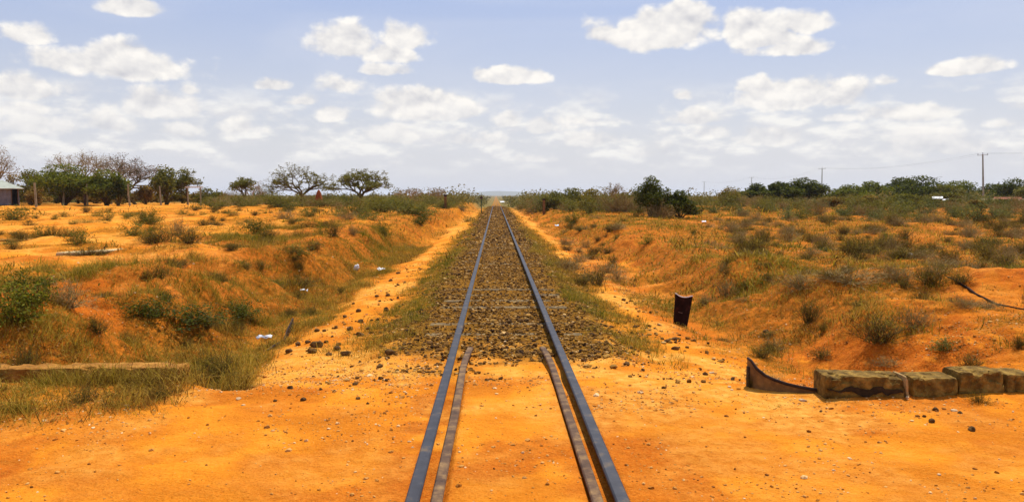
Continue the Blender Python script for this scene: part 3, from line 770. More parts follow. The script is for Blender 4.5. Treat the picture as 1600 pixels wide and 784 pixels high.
GROUPS = dict(
 lb=('scrub bushes beyond the left bank', [('leafy', 'olive bush in the scrub belt beyond the left bank'), ('dry', 'leafless brown bush in the scrub belt beyond the left bank'), ('dense', 'dark green bush in the scrub belt beyond the left bank')]),
 rb=('scrub bushes on the rise right of the track', [('leafy', 'olive bush on the rise right of the track'), ('dry', 'dry brown bush on the rise right of the track'), ('succulent', 'grey-green fleshy bush on the rise right of the track')]),
 rp=('scrub bushes at the far side of the right plain', [('succulent', 'grey-green fleshy bush at the far side of the right plain'), ('leafy', 'olive bush at the far side of the right plain'), ('dense', 'dark green bush at the far side of the right plain'), ('dry', 'dry brown bush at the far side of the right plain')]),
 rn=('dry tussocks on the right plain', [('dry', 'grey dry tussock on the right plain'), ('tuft', 'olive-brown tussock on the right plain')]),
 ln=('low tussocks on the left plain', [('tuft', 'olive tussock on the orange left plain'), ('leafy', 'little green shrub on the orange left plain')]),
 ld=('dry tussocks in the left ditch', [('tuft', 'dry tussock in the left ditch')]),
 rm=('dry tussocks on the red mounds', [('tuft', 'olive-brown tussock on the red mounds right of the track'), ('dry', 'dead grey tussock on the red mounds right of the track')]),
)
SPECS = []
def scatter_group(key, n, gen, weights=None):
    g, kinds = GROUPS[key]
    for i in range(n):
        for _ in range(30):
            x, y, w, h = gen()
            pxl = 775 + x / y * F
            if not any(abs(pxl - c) < r_ + w / y * F * .5 and y < ym for c, r_, ym in ((696, 3, 62), (850, 3, 62), (752, 6, 82), (1018, 30, 45), (1063, 26, 45))): break
        kd, lab = random.choices(kinds, weights)[0]
        SPECS.append((kd, random.randrange(3), Vector((x, y, h1(x, y) - .03)), w, h, lab, g))
U = random.uniform
def pxgen(p0, p1, y0, y1, w0, w1, h0, h1_, pw=1.0):
    def f():
        y = y0 + (y1 - y0) * random.random() ** pw; q = at(U(p0, p1), y); w = U(w0, w1)
        return q.x, y, w, w * U(h0, h1_)
    return f
scatter_group('lb', 40, pxgen(330, 560, 66, 92, 1.8, 3.6, .28, .42), (6, 3, 1.2))
scatter_group('lb', 44, pxgen(560, 735, 44, 92, 1.1, 2.6, .34, .5), (6, 3, .7))
scatter_group('lb', 18, pxgen(420, 700, 36, 60, .8, 1.6, .35, .5), (5, 3, .6))
scatter_group('rb', 44, pxgen(838, 1005, 52, 80, 1.4, 2.9, .42, .56), (5, 3, 4))
scatter_group('rb', 26, pxgen(812, 870, 70, 110, 1.2, 2.4, .4, .55), (5, 3, 2))
scatter_group('rp', 80, pxgen(990, 1640, 38, 62, .9, 1.9, .40, .58), (6, 5, 1.2, 3))
scatter_group('rp', 70, pxgen(1000, 1640, 62, 95, 1.5, 3.0, .38, .5), (2, 5, 1, 5))
scatter_group('rn', 270, pxgen(880, 1640, 14, 42, .28, .95, .30, .55, .9), (4, 4))
scatter_group('ln', 110, pxgen(-20, 520, 14, 60, .30, 1.0, .3, .5), (4, 3))
scatter_group('ld', 44, lambda: (U(-6.0, -2.7), U(6.8, 18), U(.25, .5), U(.12, .24)))
scatter_group('rm', 90, lambda: (U(2.6, 8.5), U(7.0, 15), U(.16, .45), U(.08, .2)), (4, 3))
SPECS.sort(key=lambda q: -q[3] * q[4] / q[2].y ** 2)
for q in SPECS[:236]: shrub(*q[:6], q[6])
def shrub_mass(specs):
    """all the smaller-looking shrubs, too many to count, as one mass"""
    Vs, Fs, mi = [], {3: [], 4: []}, {3: [], 4: []}; mats = []; o = 0; cache = {}
    for (kd, var, loc, w, h, lab, g) in specs:
        if (kd, var) not in PROTO: continue
        a = random.uniform(0, 6.28)
        for ch in PROTO[(kd, var)].children:
            if ch.data.name not in cache:
                me = ch.data; v = np.empty(len(me.vertices) * 3, np.float32); me.vertices.foreach_get('co', v)
                lt = np.empty(len(me.polygons), np.int32); me.polygons.foreach_get('loop_total', lt)
                ix = np.empty(len(me.loops), np.int32); me.loops.foreach_get('vertex_index', ix)
                ls = np.empty(len(me.polygons), np.int32); me.polygons.foreach_get('loop_start', ls)
                cache[me.name] = (v.reshape(-1, 3), {k: ix[ls[lt == k][:, None] + np.arange(k)] for k in (3, 4) if (lt == k).any()})
            v, fc = cache[ch.data.name]; m = ch.data.materials[0]
            if m not in mats: mats.append(m)
            c_, s_ = math.cos(a), math.sin(a)
            X = v * np.array([w, w, h / .62]); X = np.stack([X[:, 0] * c_ - X[:, 1] * s_, X[:, 0] * s_ + X[:, 1] * c_, X[:, 2]], -1) + np.array(loc)
            Vs.append(X)
            for k, f in fc.items(): Fs[k].append(f + o); mi[k].append(np.full(len(f), mats.index(m), np.int32))
            o += len(X)
    polys = [np.concatenate(Fs[k]) for k in (3, 4) if Fs[k]]
    me = np_mesh('undergrowth', np.concatenate(Vs), polys)
    for m in mats: me.materials.append(m)
    me.polygons.foreach_set('material_index', np.concatenate([np.concatenate(mi[k]) for k in (3, 4) if mi[k]]))
    tag(link('undergrowth', me, None), 'countless small tussocks and shrublets over both plains', 'undergrowth', kind='stuff')
shrub_mass(SPECS[236:])

# a far-off mass of scrub
def distant():
    rg = np.random.default_rng(5); Vs, Qs = [], []; o = 0
    P = []
    for k in range(2600):
        y = 95 * (1500 / 95) ** rg.random() ; x = rg.uniform(-.72, .74) * y
        if abs(x) < 2.6 + y * .004 : continue
        if y < 125 and x < -.16 * y: continue
        h = rg.uniform(.8, 2.3) * (1.0 if y < 200 else 1.25); w = h * rg.uniform(.9, 2.0)
        z = h1(x, y); n = int(np.clip(14000 / y, 12, 120)); s = np.clip(y * .0016, .16, 1.6)
        c = rg.normal(0, 1, (n, 3)); c /= np.linalg.norm(c, axis=1)[:, None]; c *= rg.uniform(.55, 1.05, (n, 1)); c[:, 2] = np.abs(c[:, 2])
        C = np.array([x, y, z]) + c * np.array([w * .6, w * .6, h])
        V, Q = leafquads(C, np.full(n, s), rg); Vs.append(V); Qs.append(Q + o); o += len(V)
    tag(link('distant_scrub', np_mesh('distant_scrub', np.concatenate(Vs), [np.concatenate(Qs)]), leafmat('far_scrub_leaf', [(.15, (.075, .065, .010)), (.5, (.17, .14, .025)), (.8, (.27, .20, .05)), (.95, (.36, .27, .09))])), 'olive and brown scrub massed along the far horizon', 'scrub', kind='stuff')
distant()

# ------------------------------------------------------------------ trees
def grow(rg, p, d, L, r, depth, mx, S, segs, tips, env):
    nst = 3; q = p
    for k in range(nst):
        d = d + rg.normal(0, S['wob'], 3); d[2] += S['up'] if q[2] < env[1] * .82 else -S['flat']
        d /= np.linalg.norm(d); n = q + d * L / nst
        rr = r * (1 - .28 / nst * (k + 1)); segs.append((q, n, r * (1 - .28 / nst * k), rr)); q = n
        if depth >= mx - 1: tips.append(q)
    if depth >= mx: tips.append(q); return
    nb = S['nb0'] if depth == 0 else (3 if depth in (1, 3) else 2)
    a0 = rg.uniform(0, 6.28)
    for i in range(nb):
        a = a0 + i * 6.283 / nb + rg.normal(0, .35)
        sp = S['sp'] * rg.uniform(.65, 1.25)
        u = np.cross(d, np.array([.3, .1, 1.])); u /= np.linalg.norm(u); w = np.cross(d, u)
        nd = d * math.cos(sp) + (u * math.cos(a) + w * math.sin(a)) * math.sin(sp)
        if nd[2] < -.15: nd[2] *= .3
        grow(rg, q, nd, L * S['lf'] * rg.uniform(.75, 1.2), r * .66, depth + 1, mx, S, segs, tips, env)
STY = dict(
 umbrella=dict(wob=.10, up=-.005, flat=.10, nb=2, nb0=5, sp=.66, lf=.74),
 round=dict(wob=.14, up=.05, flat=.05, nb=2, nb0=4, sp=.62, lf=.76),
 spread=dict(wob=.15, up=.03, flat=.08, nb=3, nb0=3, sp=.68, lf=.70),
)
def tree(name, label, px, pytop, y, wpx, style, leaf, nleaf, lsz, seed, depth=6, group=None, trunk=.22, bark=BARK, spread=.16, rad=None, foot=None):
    rg = np.random.default_rng(seed); p = at(px, y)
    h = zpx(px, pytop, y) - p.z; w = wpx / F * y
    S = STY[style]; segs, tips = [], []
    grow(rg, np.zeros(3), np.array([rg.normal(0, .08), rg.normal(0, .08), 1.]), trunk, .04, 0, depth, S, segs, tips, (1, .9))
    T = np.array(tips); mn, mx_ = np.percentile(T, 4, 0), np.percentile(T, 96, 0); cx = (mn + mx_) / 2; mx_[2] = T[:, 2].max()
    sx = w * .92 / (mx_[0] - mn[0]); sz = h / max(mx_[2], .1)
    def tr(q):
        f = min(1, q[2] / .3); return np.array([(q[0] - cx[0] * f) * sx, (q[1] - cx[1] * f) * sx, q[2] * sz])
    rs = (rad or h * .030) / .04
    sg = [(tr(a), tr(b), max(ra * rs, .012), max(rb * rs, .010)) for a, b, ra, rb in segs]
    t = thing(name, label, 'tree', p - Vector((0, 0, .05)), 0, group)
    V, Q = segs_mesh(sg, 5); link('trunk', np_mesh('trunk', V, [Q]), bark, t)
    if leaf is not None:
        T2 = np.array([tr(q) for q in tips])
        C = T2[rg.integers(0, len(T2), nleaf)] + rg.normal(0, 1, (nleaf, 3)) * np.array([1, 1, .6]) * spread * h * .25
        C = C[C[:, 2] > .15]
        V, Q = leafquads(C, np.full(len(C), lsz), rg, .6); link('crown', np_mesh('crown', V, [Q]), leaf, t)
    return t
def lobed(name, label, px, pytop, y, wpx, leaf, n, lsz, seed, lobes=7, low=.12, group=None, cat='tree', bark=BARK):
    """dense tree: short forked trunk and a crown of many leaf clumps"""
    rg = np.random.default_rng(seed); p = at(px, y); h = zpx(px, pytop, y) - p.z; w = wpx / F * y
    t = thing(name, label, cat, p - Vector((0, 0, .05)), 0, group)
    C = []; segs = []
    for i in range(lobes):
        a = rg.uniform(0, 6.283); rr = rg.uniform(.05, .34) * w * (1 if i else 0)
        zc = h * rg.uniform(low + .26, .80 - .25 * rr / (w * .34 + 1e-6)); c = np.array([math.cos(a) * rr, math.sin(a) * rr, zc])
        R3 = np.array([w * rg.uniform(.19, .29), w * rg.uniform(.19, .29), h * rg.uniform(.15, .25)])
        c[2] = min(c[2], h - R3[2] * 1.02)
        if i == 0: c[2] = h - R3[2] * 1.05
        m = n // lobes; q = rg.normal(0, 1, (m, 3)); q /= np.linalg.norm(q, axis=1)[:, None]
        q *= (rg.uniform(.25, 1.0, (m, 1)) ** .5) * (1 + .22 * np.sin(q[:, :1] * 7 + i) * np.cos(q[:, 1:2] * 6 + 2 * i))
        C.append(c + q * R3)
        f0 = np.array([rg.normal(0, .05), rg.normal(0, .05), 0]); f1 = c * np.array([.45, .45, .5])
        segs += [(f0, f1, h * .03, h * .018), (f1, c, h * .018, h * .008)]
        for b in range(5):
            e = c + rg.normal(0, .5, 3) * R3; segs.append((c, e, h * .008, h * .003))
    C = np.concatenate(C); C = C[C[:, 2] > h * low * .5]
    V, Q = segs_mesh(segs, 6); link('trunk', np_mesh('trunk', V, [Q]), bark, t)
    V, Q = leafquads(C, np.full(len(C), lsz), rg, .5); link('crown', np_mesh('crown', V, [Q]), leaf, t)
    return t
THORN = leafmat('thorn_tree_leaf', [(.15, (.08, .075, .006)), (.5, (.16, .145, .014)), (.8, (.25, .21, .03)), (.95, (.34, .28, .06))])
FEATHER = leafmat('feathery_green_leaf', [(.15, (.05, .065, .003)), (.5, (.125, .135, .006)), (.8, (.23, .22, .013)), (.95, (.33, .30, .03))])
TWIG = leafmat('pinkish_twigs', [(.2, (.16, .105, .075)), (.6, (.27, .19, .14)), (.95, (.38, .29, .22))])
# left side
tree('bare_tree', 'bare pinkish tree rising behind the hut at the left edge', 0, 228, 92, 62, 'round', TWIG, 700, .10, 201, 7, None, bark=PALEBARK)
tree('bare_tree', 'tall thin leafless tree showing above the dense green crowns', 132, 233, 98, 95, 'round', TWIG, 700, .08, 202, 7, bark=PALEBARK)
tree('bare_tree', 'leafless grey-brown tree with a forked dark trunk, left of the green fence trees', 212, 239, 90, 92, 'round', TWIG, 1400, .10, 203, 7, bark=BARK)
tree('bare_tree', 'low leafless tree between the two dense fence trees', 172, 244, 99, 60, 'round', TWIG, 800, .08, 204, 7, bark=PALEBARK)
lobed('scrub_tree', 'brownish open thicket tree right of the hut', 48, 262, 92, 62, MIDLEAF, 3600, .13, 205, 9, .02)
lobed('scrub_tree', 'dry brown low tree between the hut and the dense green trees', 22, 270, 98, 50, DRYLEAF, 2200, .13, 206, 7, .02)
lobed('green_tree', 'largest dense green tree behind the fence posts', 100, 254, 84, 128, FEATHER, 13000, .13, 207, 15, .06)
lobed('green_tree', 'dense green tree with spreading crown right of the largest one', 166, 262, 83, 84, FEATHER, 8000, .13, 208, 11, .08)
lobed('green_tree', 'narrow dark bushy tree reaching the ground beside the middle fence post', 184, 272, 80, 34, DARKLEAF, 3000, .12, 209, 7, .02)
lobed('green_tree', 'olive tree with open crown behind the right fence posts', 260, 257, 84, 66, MIDLEAF, 4600, .13, 210, 10, .08)
tree('green_tree', 'light open tree leaning right at the end of the fence', 292, 262, 86, 40, 'round', MIDLEAF, 2200, .12, 211, 6, spread=.2)
for i, (px, top, y, w, lab) in enumerate([(228, 288, 88, 50, 'brown scrub under the forked leafless tree'), (150, 292, 92, 60, 'brown scrub in the shade between the dense trees'), (322, 292, 84, 50, 'olive scrub to the right of the gate frame'), (60, 288, 88, 50, 'brown scrub beside the hut wall')]):
    lobed('scrub', lab, px, top, y, w, (DRYLEAF, DRYLEAF, MIDLEAF, DRYLEAF)[i], 2200, .12, 215 + i, 8, .0, cat='scrub')
tree('green_tree', 'thin upright tree with tufted top left of the dark rounded bush', 380, 275, 82, 32, 'round', MIDLEAF, 1500, .11, 221, 6, spread=.2)
tree('bare_tree', 'small leafless tree behind the thin upright tree', 392, 282, 95, 50, 'round', TWIG, 400, .08, 222, 6, bark=PALEBARK)
tree('acacia_tree', 'flat-topped acacia with sparse thin crown left of the red termite mound', 470, 255, 82, 100, 'umbrella', THORN, 4200, .08, 223, 7, trunk=.20, spread=.10, rad=.16)
tree('acacia_tree', 'round-crowned thorn tree right of the red termite mound', 562, 263, 80, 80, 'round', THORN, 5200, .09, 238, 7, spread=.12, rad=.2)
tree('bare_tree', 'small leafless tree far off by the left trackside post', 683, 292, 88, 28, 'round', TWIG, 250, .07, 225, 6, bark=PALEBARK)
tree('bare_tree', 'low leafless tree right of the round-crowned thorn tree', 640, 293, 92, 40, 'round', TWIG, 300, .07, 226, 6, bark=PALEBARK)
for i, (px, w, h_) in enumerate([(20, 44, 1.6), (55, 50, 2.0), (88, 44, 1.7), (122, 50, 2.0), (152, 46, 1.5), (190, 50, 1.9), (222, 46, 1.6), (250, 50, 1.9), (285, 46, 1.7), (312, 50, 1.6), (345, 44, 1.5)]):
    q_ = at(px, 97); lobed('underbrush', 'brown-green brush filling the shade below the trees behind the fence posts', px, 305 - (q_.z + h_ - EYE.z) / 97 * F, 97, w, (MIDLEAF, DRYLEAF)[i % 2], 1500, .13, 300 + i, 7, .0, 'brush below the fence trees', 'brush')
# right side
lobed('green_tree', 'tall feathery green tree standing alone right of the track', 1018, 273, 46, 66, DARKLEAF, 7500, .07, 231, 12, .0)
lobed('green_tree', 'lower bushy green tree attached to the feathery tree', 1063, 295, 46, 66, DARKLEAF, 5500, .07, 232, 9, .0)
tree('bare_tree', 'thin leafless tree left of the feathery green tree', 962, 284, 64, 34, 'round', TWIG, 260, .05, 233, 6, bark=PALEBARK)
lobed('scrub_tree', 'brown rounded dry tree at the left end of the right tree line', 1140, 292, 88, 62, DRYLEAF, 3600, .11, 234, 9, .0)
lobed('scrub_tree', 'brown and green bushes heaped on the rise right of the track', 895, 291, 72, 60, MIDLEAF, 3600, .09, 246, 10, .0)
for i, (px, top, y, w, lf, lab) in enumerate([
  (1182, 289, 100, 44, DARKLEAF, 'dark low tree at the left of the right tree line'),
  (1218, 287, 98, 44, DARKLEAF, 'dark round tree left of the broad crown by the utility pole'),
  (1254, 280, 96, 62, DARKLEAF, 'broad dark tree directly left of the second utility pole'),
  (1330, 291, 105, 50, FEATHER, 'light green low tree right of the second utility pole'),
  (1360, 286, 108, 50, FEATHER, 'green tree with pointed top in the middle of the right tree line'),
  (1408, 279, 112, 50, DARKLEAF, 'dark tree left of the tallest crown in the right tree line'),
  (1438, 277, 104, 76, DARKLEAF, 'tallest dense tree in the right tree line'),
  (1500, 285, 118, 56, FEATHER, 'pale green feathery tree left of the nearest utility pole'),
  (1550, 289, 118, 46, DARKLEAF, 'dark tree right of the nearest utility pole'),
  (1585, 281, 112, 54, DARKLEAF, 'dark tree at the right edge of the picture'),
  (1478, 292, 100, 60, MIDLEAF, 'olive tree below the pale feathery tree'),
  (1620, 284, 104, 50, MIDLEAF, 'olive tree cut by the right edge of the picture')]):
    lobed('green_tree', lab, px, top - 4, y, w * 1.4, lf, 6500, .16, 250 + i, 11, .0)
for i, (px, top, y, w, lab) in enumerate([(868, 297, 66, 54, 'first heap of olive scrub on the rise right of the trackside post'), (925, 293, 64, 60, 'middle heap of olive scrub with pale stems on the rise'), (975, 300, 60, 50, 'heap of olive scrub directly left of the feathery tree')]):
    lobed('thicket', lab, px, top, y, w, (MIDLEAF, TUFTLEAF, MIDLEAF)[i], 3600, .08, 290 + i, 10, .0, cat='thicket')
for i, (px, top, y, w, lf, lab) in enumerate([
  (1415, 301, 62, 80, MIDLEAF, 'dark olive thicket in front of the right tree line'),
  (1360, 303, 68, 60, DRYLEAF, 'brown thicket left of the dark olive one'),
  (1490, 308, 72, 50, MIDLEAF, 'olive thicket before the white walled buildings'),
  (1300, 306, 76, 60, DRYLEAF, 'brown thicket below the second utility pole'),
  (1525, 311, 66, 40, DRYLEAF, 'brown thicket at the foot of the nearest utility pole')]):
    lobed('thicket', lab, px, top, y, w, lf, 4000, .09, 270 + i, 9, .0, cat='thicket')

# ------------------------------------------------------------------ built things
CONC = speckle('mossy_concrete', [(.28, (.05, .026, .005)), (.46, (.15, .082, .014)), (.60, (.30, .17, .03)), (.78, (.50, .30, .075))], 10, .95, 1.0, .02)
CONCO = speckle('soil_stained_concrete', [(.3, (.13, .055, .010)), (.5, (.34, .14, .02)), (.75, (.58, .28, .05))], 8, .95, .8, .02)
def rough_block(name, mat, dims, parent=None, loc=(0, 0, 0), rz=0, seed=0, cut=16, amp=.012, ry=0):
    """cast block with chipped edges and cracks"""
    L, D, Hh = dims; nx = max(2, int(L * cut / .3)); ny = max(2, int(D * cut / .3)); nzv = max(2, int(Hh * cut / .3))
    nx, ny, nzv = min(nx, 60), min(ny, 16), min(nzv, 14)
    vs = {}; V = []; Fq = []
    def vid(i, j, k):
        if (i, j, k) not in vs: vs[(i, j, k)] = len(V); V.append((i / nx - .5, j / ny - .5, k / nzv))
        return vs[(i, j, k)]
    for i in range(nx):
        for j in range(ny):
            Fq.append((vid(i, j, nzv), vid(i + 1, j, nzv), vid(i + 1, j + 1, nzv), vid(i, j + 1, nzv)))
    for i in range(nx):
        for k in range(nzv):
            Fq.append((vid(i, 0, k), vid(i + 1, 0, k), vid(i + 1, 0, k + 1), vid(i, 0, k + 1)))
            Fq.append((vid(i + 1, ny, k), vid(i, ny, k), vid(i, ny, k + 1), vid(i + 1, ny, k + 1)))
    for j in range(ny):
        for k in range(nzv):
            Fq.append((vid(0, j + 1, k), vid(0, j, k), vid(0, j, k + 1), vid(0, j + 1, k + 1)))
            Fq.append((vid(nx, j, k), vid(nx, j + 1, k), vid(nx, j + 1, k + 1), vid(nx, j, k + 1)))
    for i in range(nx):
        for j in range(ny): Fq.append((vid(i + 1, j, 0), vid(i, j, 0), vid(i, j + 1, 0), vid(i + 1, j + 1, 0)))
    V = np.array(V) * np.array([L, D, Hh])
    e = np.minimum.reduce([L / 2 - np.abs(V[:, 0]), 0 * V[:, 0] + 1])
    nA = fbm(V[:, 0] * 9 + seed, V[:, 1] * 9 + V[:, 2] * 7, 81 + seed, 4) - .5
    nB = fbm(V[:, 0] * 9 - seed, V[:, 2] * 9 + V[:, 1] * 5, 91 + seed, 4) - .5
    # round the arrises
    rr = .03
    ax = np.clip(1 - (D / 2 - np.abs(V[:, 1])) / rr, 0, 1); az_ = np.clip(1 - (Hh - V[:, 2]) / rr, 0, 1); al = np.clip(1 - (L / 2 - np.abs(V[:, 0])) / rr, 0, 1)
    V[:, 2] -= (ax + al) * az_ * .006; V[:, 1] -= np.sign(V[:, 1]) * az_ * ax * .006; V[:, 0] -= np.sign(V[:, 0]) * al * (az_ + ax) * .005
    nC = fbm(V[:, 0] * 26 + seed, V[:, 1] * 26 + V[:, 2] * 23, 71 + seed, 3) - .5
    chip = ss(.56, .75, nB + .5) * np.clip(ax + az_, 0, 1) * amp * 1.8
    V[:, 1] += nB * amp * 1.0 + nC * amp * 1.1 - np.sign(V[:, 1]) * chip * .8; V[:, 2] += (nA * amp * .7 + nC * amp * .7 - chip * .8) * (V[:, 2] > Hh * .1); V[:, 0] += nA * amp * .8
    o = link(name, np_mesh(name, V, [np.array(Fq)], None, False), mat, parent, loc); o.rotation_euler = (0, ry, rz)
    return o
# right headwall: four blocks in a row, each can be lifted away
DARKV = speckle('dark_crack', [(.3, (.02, .012, .006)), (.7, (.06, .035, .014))], 20)
BL = [(1290, 1413, .21, 'first concrete kerb block with long jagged crack, nearest the track'), (1429, 1499, .20, 'second concrete kerb block, right of the upright slab piece'),
      (1503, 1574, .212, 'third concrete kerb block with pale sunlit top'), (1577, 1622, .195, 'last concrete kerb block, cut by the right edge of the picture')]
yk = 6.07
for i, (p0, p1, hh, lab) in enumerate(BL):
    x0 = at(p0, yk, 608).x; x1 = at(p1, yk, 608).x; y = yk + i * .015
    o = rough_block('kerb_block', CONC, (x1 - x0, .26, hh), None, ((x0 + x1) / 2, y + .13, h1((x0 + x1) / 2, y) - .05), 0.02 * (i - 1), i, 22, .012, -.0 + .02 * (i == 0))
    tag(o, lab, 'kerb block', 'concrete blocks of the right culvert kerb')
    if i == 0:
        mb = MB(); rg = random.Random(4); pts = []
        L = x1 - x0
        for t in np.linspace(.02, .98, 26):
            pts.append((-.5 * L + t * L, .120 - .022 * abs(math.sin(t * 9)) + rg.uniform(-.010, .010)))
        # jagged crack across the face, a recessed dark gap
        V = []; Q = []
        for k, (xx, zz) in enumerate(pts):
            th = .006 + .040 * max(0, math.sin((xx / L + .35) * 3.6)) * rg.uniform(.6, 1.1)
            V += [(xx, -.141, zz - th), (xx, -.141, zz + th * .4), (xx, -.10, zz + th * .4), (xx, -.10, zz - th)]
        n = len(pts)
        for k in range(n - 1):
            for j in range(4): Q.append((4 * k + j, 4 * k + (j + 1) % 4, 4 * k + 4 + (j + 1) % 4, 4 * k + 4 + j))
        mb.add(V, Q); mb.build('crack', DARKV, o)
xs0 = at(1417, yk, 608).x
pc = rough_block('slab_piece', speckle('pale_concrete', [(.3, (.24, .13, .04)), (.7, (.52, .34, .13))], 14), (.028, .22, .20), None, (xs0 + .012, yk + .10, h1(xs0, yk) - .03), 0, 7, 30, .005, -.12)
tag(pc, 'thin pale concrete piece leaning upright in the gap between kerb blocks', 'slab piece')
# left headwall
xl0, xl1 = -5.6, at(283, 6.95, 578).x
o = rough_block('culvert_wall', CONCO, (xl1 - xl0, .24, .50), None, ((xl0 + xl1) / 2, 7.02, -.425), .015, 9, 20, .018)
tag(o, 'long low soil-stained concrete headwall overgrown with grass in the left ditch', 'wall')

# curved steel strip at the right
def steel_strip(name, label, path, tops, bots, th, mat):
    V = []; n = len(path)
    for (x, y), zt, zb_ in zip(path, tops, bots):
        V += [(x, y - th / 2, zb_), (x, y + th / 2, zb_), (x, y + th / 2, zt), (x, y - th / 2, zt)]
    Q = [(4 * k + j, 4 * k + (j + 1) % 4, 4 * k + 4 + (j + 1) % 4, 4 * k + 4 + j) for k in range(n - 1) for j in range(4)]
    Q += [(3, 2, 1, 0), (4 * n - 4, 4 * n - 3, 4 * n - 2, 4 * n - 1)]
    t = thing(name, label, 'steel strip', (path[0][0], path[0][1], bots[0])); V = np.array(V) - np.array([path[0][0], path[0][1], bots[0]])
    MB().add(V, Q).build('web', mat, t); return t
pts = [(1168, 559), (1172, 562), (1180, 574), (1192, 584), (1207, 591), (1225, 597), (1245, 602), (1265, 606), (1292, 611)]
path = []; tops = []; bots = []
for i, (px, pv) in enumerate(pts):
    y = 6.52 - .035 * i; x = at(px, y, pv).x; path.append((x, y - .05 * math.sin(i / 8 * 3.1))); tops.append(zpx(px, pv, y)); bots.append(h1(x, y) - .05)
RUSTW = speckle('rusty_brown_steel', [(.25, (.07, .035, .014)), (.5, (.17, .085, .026)), (.8, (.36, .18, .05))], 9, .8, .5, .006)
t = steel_strip('steel_strip', 'curved rusty steel strip with upright end standing left of the kerb blocks', path, tops, bots, .012, RUSTW)
V = []
for (x, y), zt in zip(path, tops): V.append((x - path[0][0], y - path[0][1] - .005, zt - bots[0]))
MB().tube(V, [.011] * 2 + [.013] * 7, 6).build('top_flange', DARKRUST, t)
MB().box((.006, -.02, .10), (.026, .055, .235)).build('upright_end', DARKRUST, t, bevel=.004)
# left strip
a = hit(419, 549); b = hit(458, 511)
path = [tuple((a.lerp(b, f)).xy) for f in (0, .2, .4, .6, .75, 1)]
bots = [h1(*p) - .04 for p in path]; tops = [h1(*p) + hh for p, hh in zip(path, (.02, .05, .06, .05, .11, .13))]
t = thing('steel_strip', 'dark rusty steel strip half buried in the lip of the left ditch', 'steel strip', (*path[0], bots[0]))
V = []
for (x, y), zt, zb_ in zip(path, tops, bots):
    for q in ((-.008, 0, zb_), (.008, 0, zb_), (.008, 0, zt), (-.008, 0, zt)): V.append((x + q[0] - path[0][0], y - path[0][1], q[2] - bots[0]))
n = 6; Q = [(4 * k + j, 4 * k + (j + 1) % 4, 4 * k + 4 + (j + 1) % 4, 4 * k + 4 + j) for k in range(n - 1) for j in range(4)] + [(3, 2, 1, 0), (20, 21, 22, 23)]
MB().add(V, Q).build('web', DARKRUST, t)

# leaning dark plate
def plate():
    p = hit(1063, 508); k = p.y / F
    t = thing('marker_plate', 'black steel marker plate with concave bright top edge leaning right of the track', 'marker plate', p, R(-8))
    t.rotation_euler = (R(-8), R(9), R(4))
    w, hh = 29 * k, 50 * k
    xs = np.linspace(-w / 2, w / 2, 13); top = hh - .004 - .045 * (1 - (xs / (w / 2)) ** 2); top[0] -= .008; top[-1] -= .008
    bw = .74
    V = []
    for x, z in zip(xs, top):
        dish = .028 * (1 - (x / (w / 2)) ** 2)
        V += [(x * bw, dish, -.12), (x, dish, z), (x, dish + .008, z), (x * bw, dish + .008, -.12)]
    n = 13; Q = [(4 * i + j, 4 * i + (j + 1) % 4, 4 * i + 4 + (j + 1) % 4, 4 * i + 4 + j) for i in range(n - 1) for j in range(4)] + [(3, 2, 1, 0), (48, 49, 50, 51)]
    pm = speckle('black_rusted_paint', [(.3, (.010, .004, .002)), (.55, (.026, .008, .004)), (.75, (.10, .018, .008))], 9, .9, .5, .006, .1)
    MB().add(V, Q).build('plate', pm, t)
    MB().tube([(x, .028 * (1 - (x / (w / 2)) ** 2) + .004, z + .002) for x, z in zip(xs, top)], .008, 6).build('top_edge', speckle('sunlit_pale_edge', [(.3, (.72, .62, .56)), (.7, (.84, .78, .74))], 30), t)  # pale rim colour paints the sunlight caught along the top edge
    # worn lettering remains: a short pale dash
    MB().box((-.02, .0245, hh * .40), (.075, .003, .010), ry=.12).build('worn_mark', speckle('worn_paint', [(.3, (.12, .07, .05)), (.7, (.24, .16, .12))], 40), t)
    return t
plate()
# near-black tube put in for the shadow line along the eroded lip
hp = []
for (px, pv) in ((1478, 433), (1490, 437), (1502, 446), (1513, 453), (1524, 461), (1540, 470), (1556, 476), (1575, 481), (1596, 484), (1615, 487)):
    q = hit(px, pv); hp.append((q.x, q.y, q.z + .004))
tag(MB().tube(hp, [.008, .015, .018, .018, .016, .014, .012, .010, .009, .007], 8).build('lip_shadow', speckle('shadow_black', [(.3, (.012, .005, .002)), (.8, (.05, .02, .006))], 10), smooth=True), 'dark shadow line of the eroded lip, shaped as a tube, curving down over the orange mound near the right edge', 'lip_shadow')

# broken slab on the left plain
def slab():
    p = hit(140, 399); k = p.y / F
    t = thing('broken_slab', 'pale broken concrete slab tilted on the open left plain', 'concrete slab', p, R(4))
    m = speckle('dusty_concrete', [(.3, (.46, .30, .12)), (.6, (.62, .45, .22)), (.85, (.78, .62, .38))], 6, .95, .6, .01)
    rough_block('slab', m, (52 * k, .5, .035), t, (.22, .1, .045), .1, 3, 16, .006, -.05)
    rough_block('base', m, (44 * k, .5, .09), t, (-.28, .05, -.035), -.05, 5, 16, .008)
    MB().tube([(.22, .2, .05), (.225, .2, .15)], .012, 6).build('steel_stub', DARKRUST, t)
slab()
def flat_slab():
    p = hit(20, 378)
    o = rough_block('flat_slab', CONCO, (.9, .5, .07), None, p - Vector((0, 0, .02)), .2, 6, 14, .01); tag(o, 'flat sunken slab at the left edge of the open plain', 'concrete slab')
flat_slab()

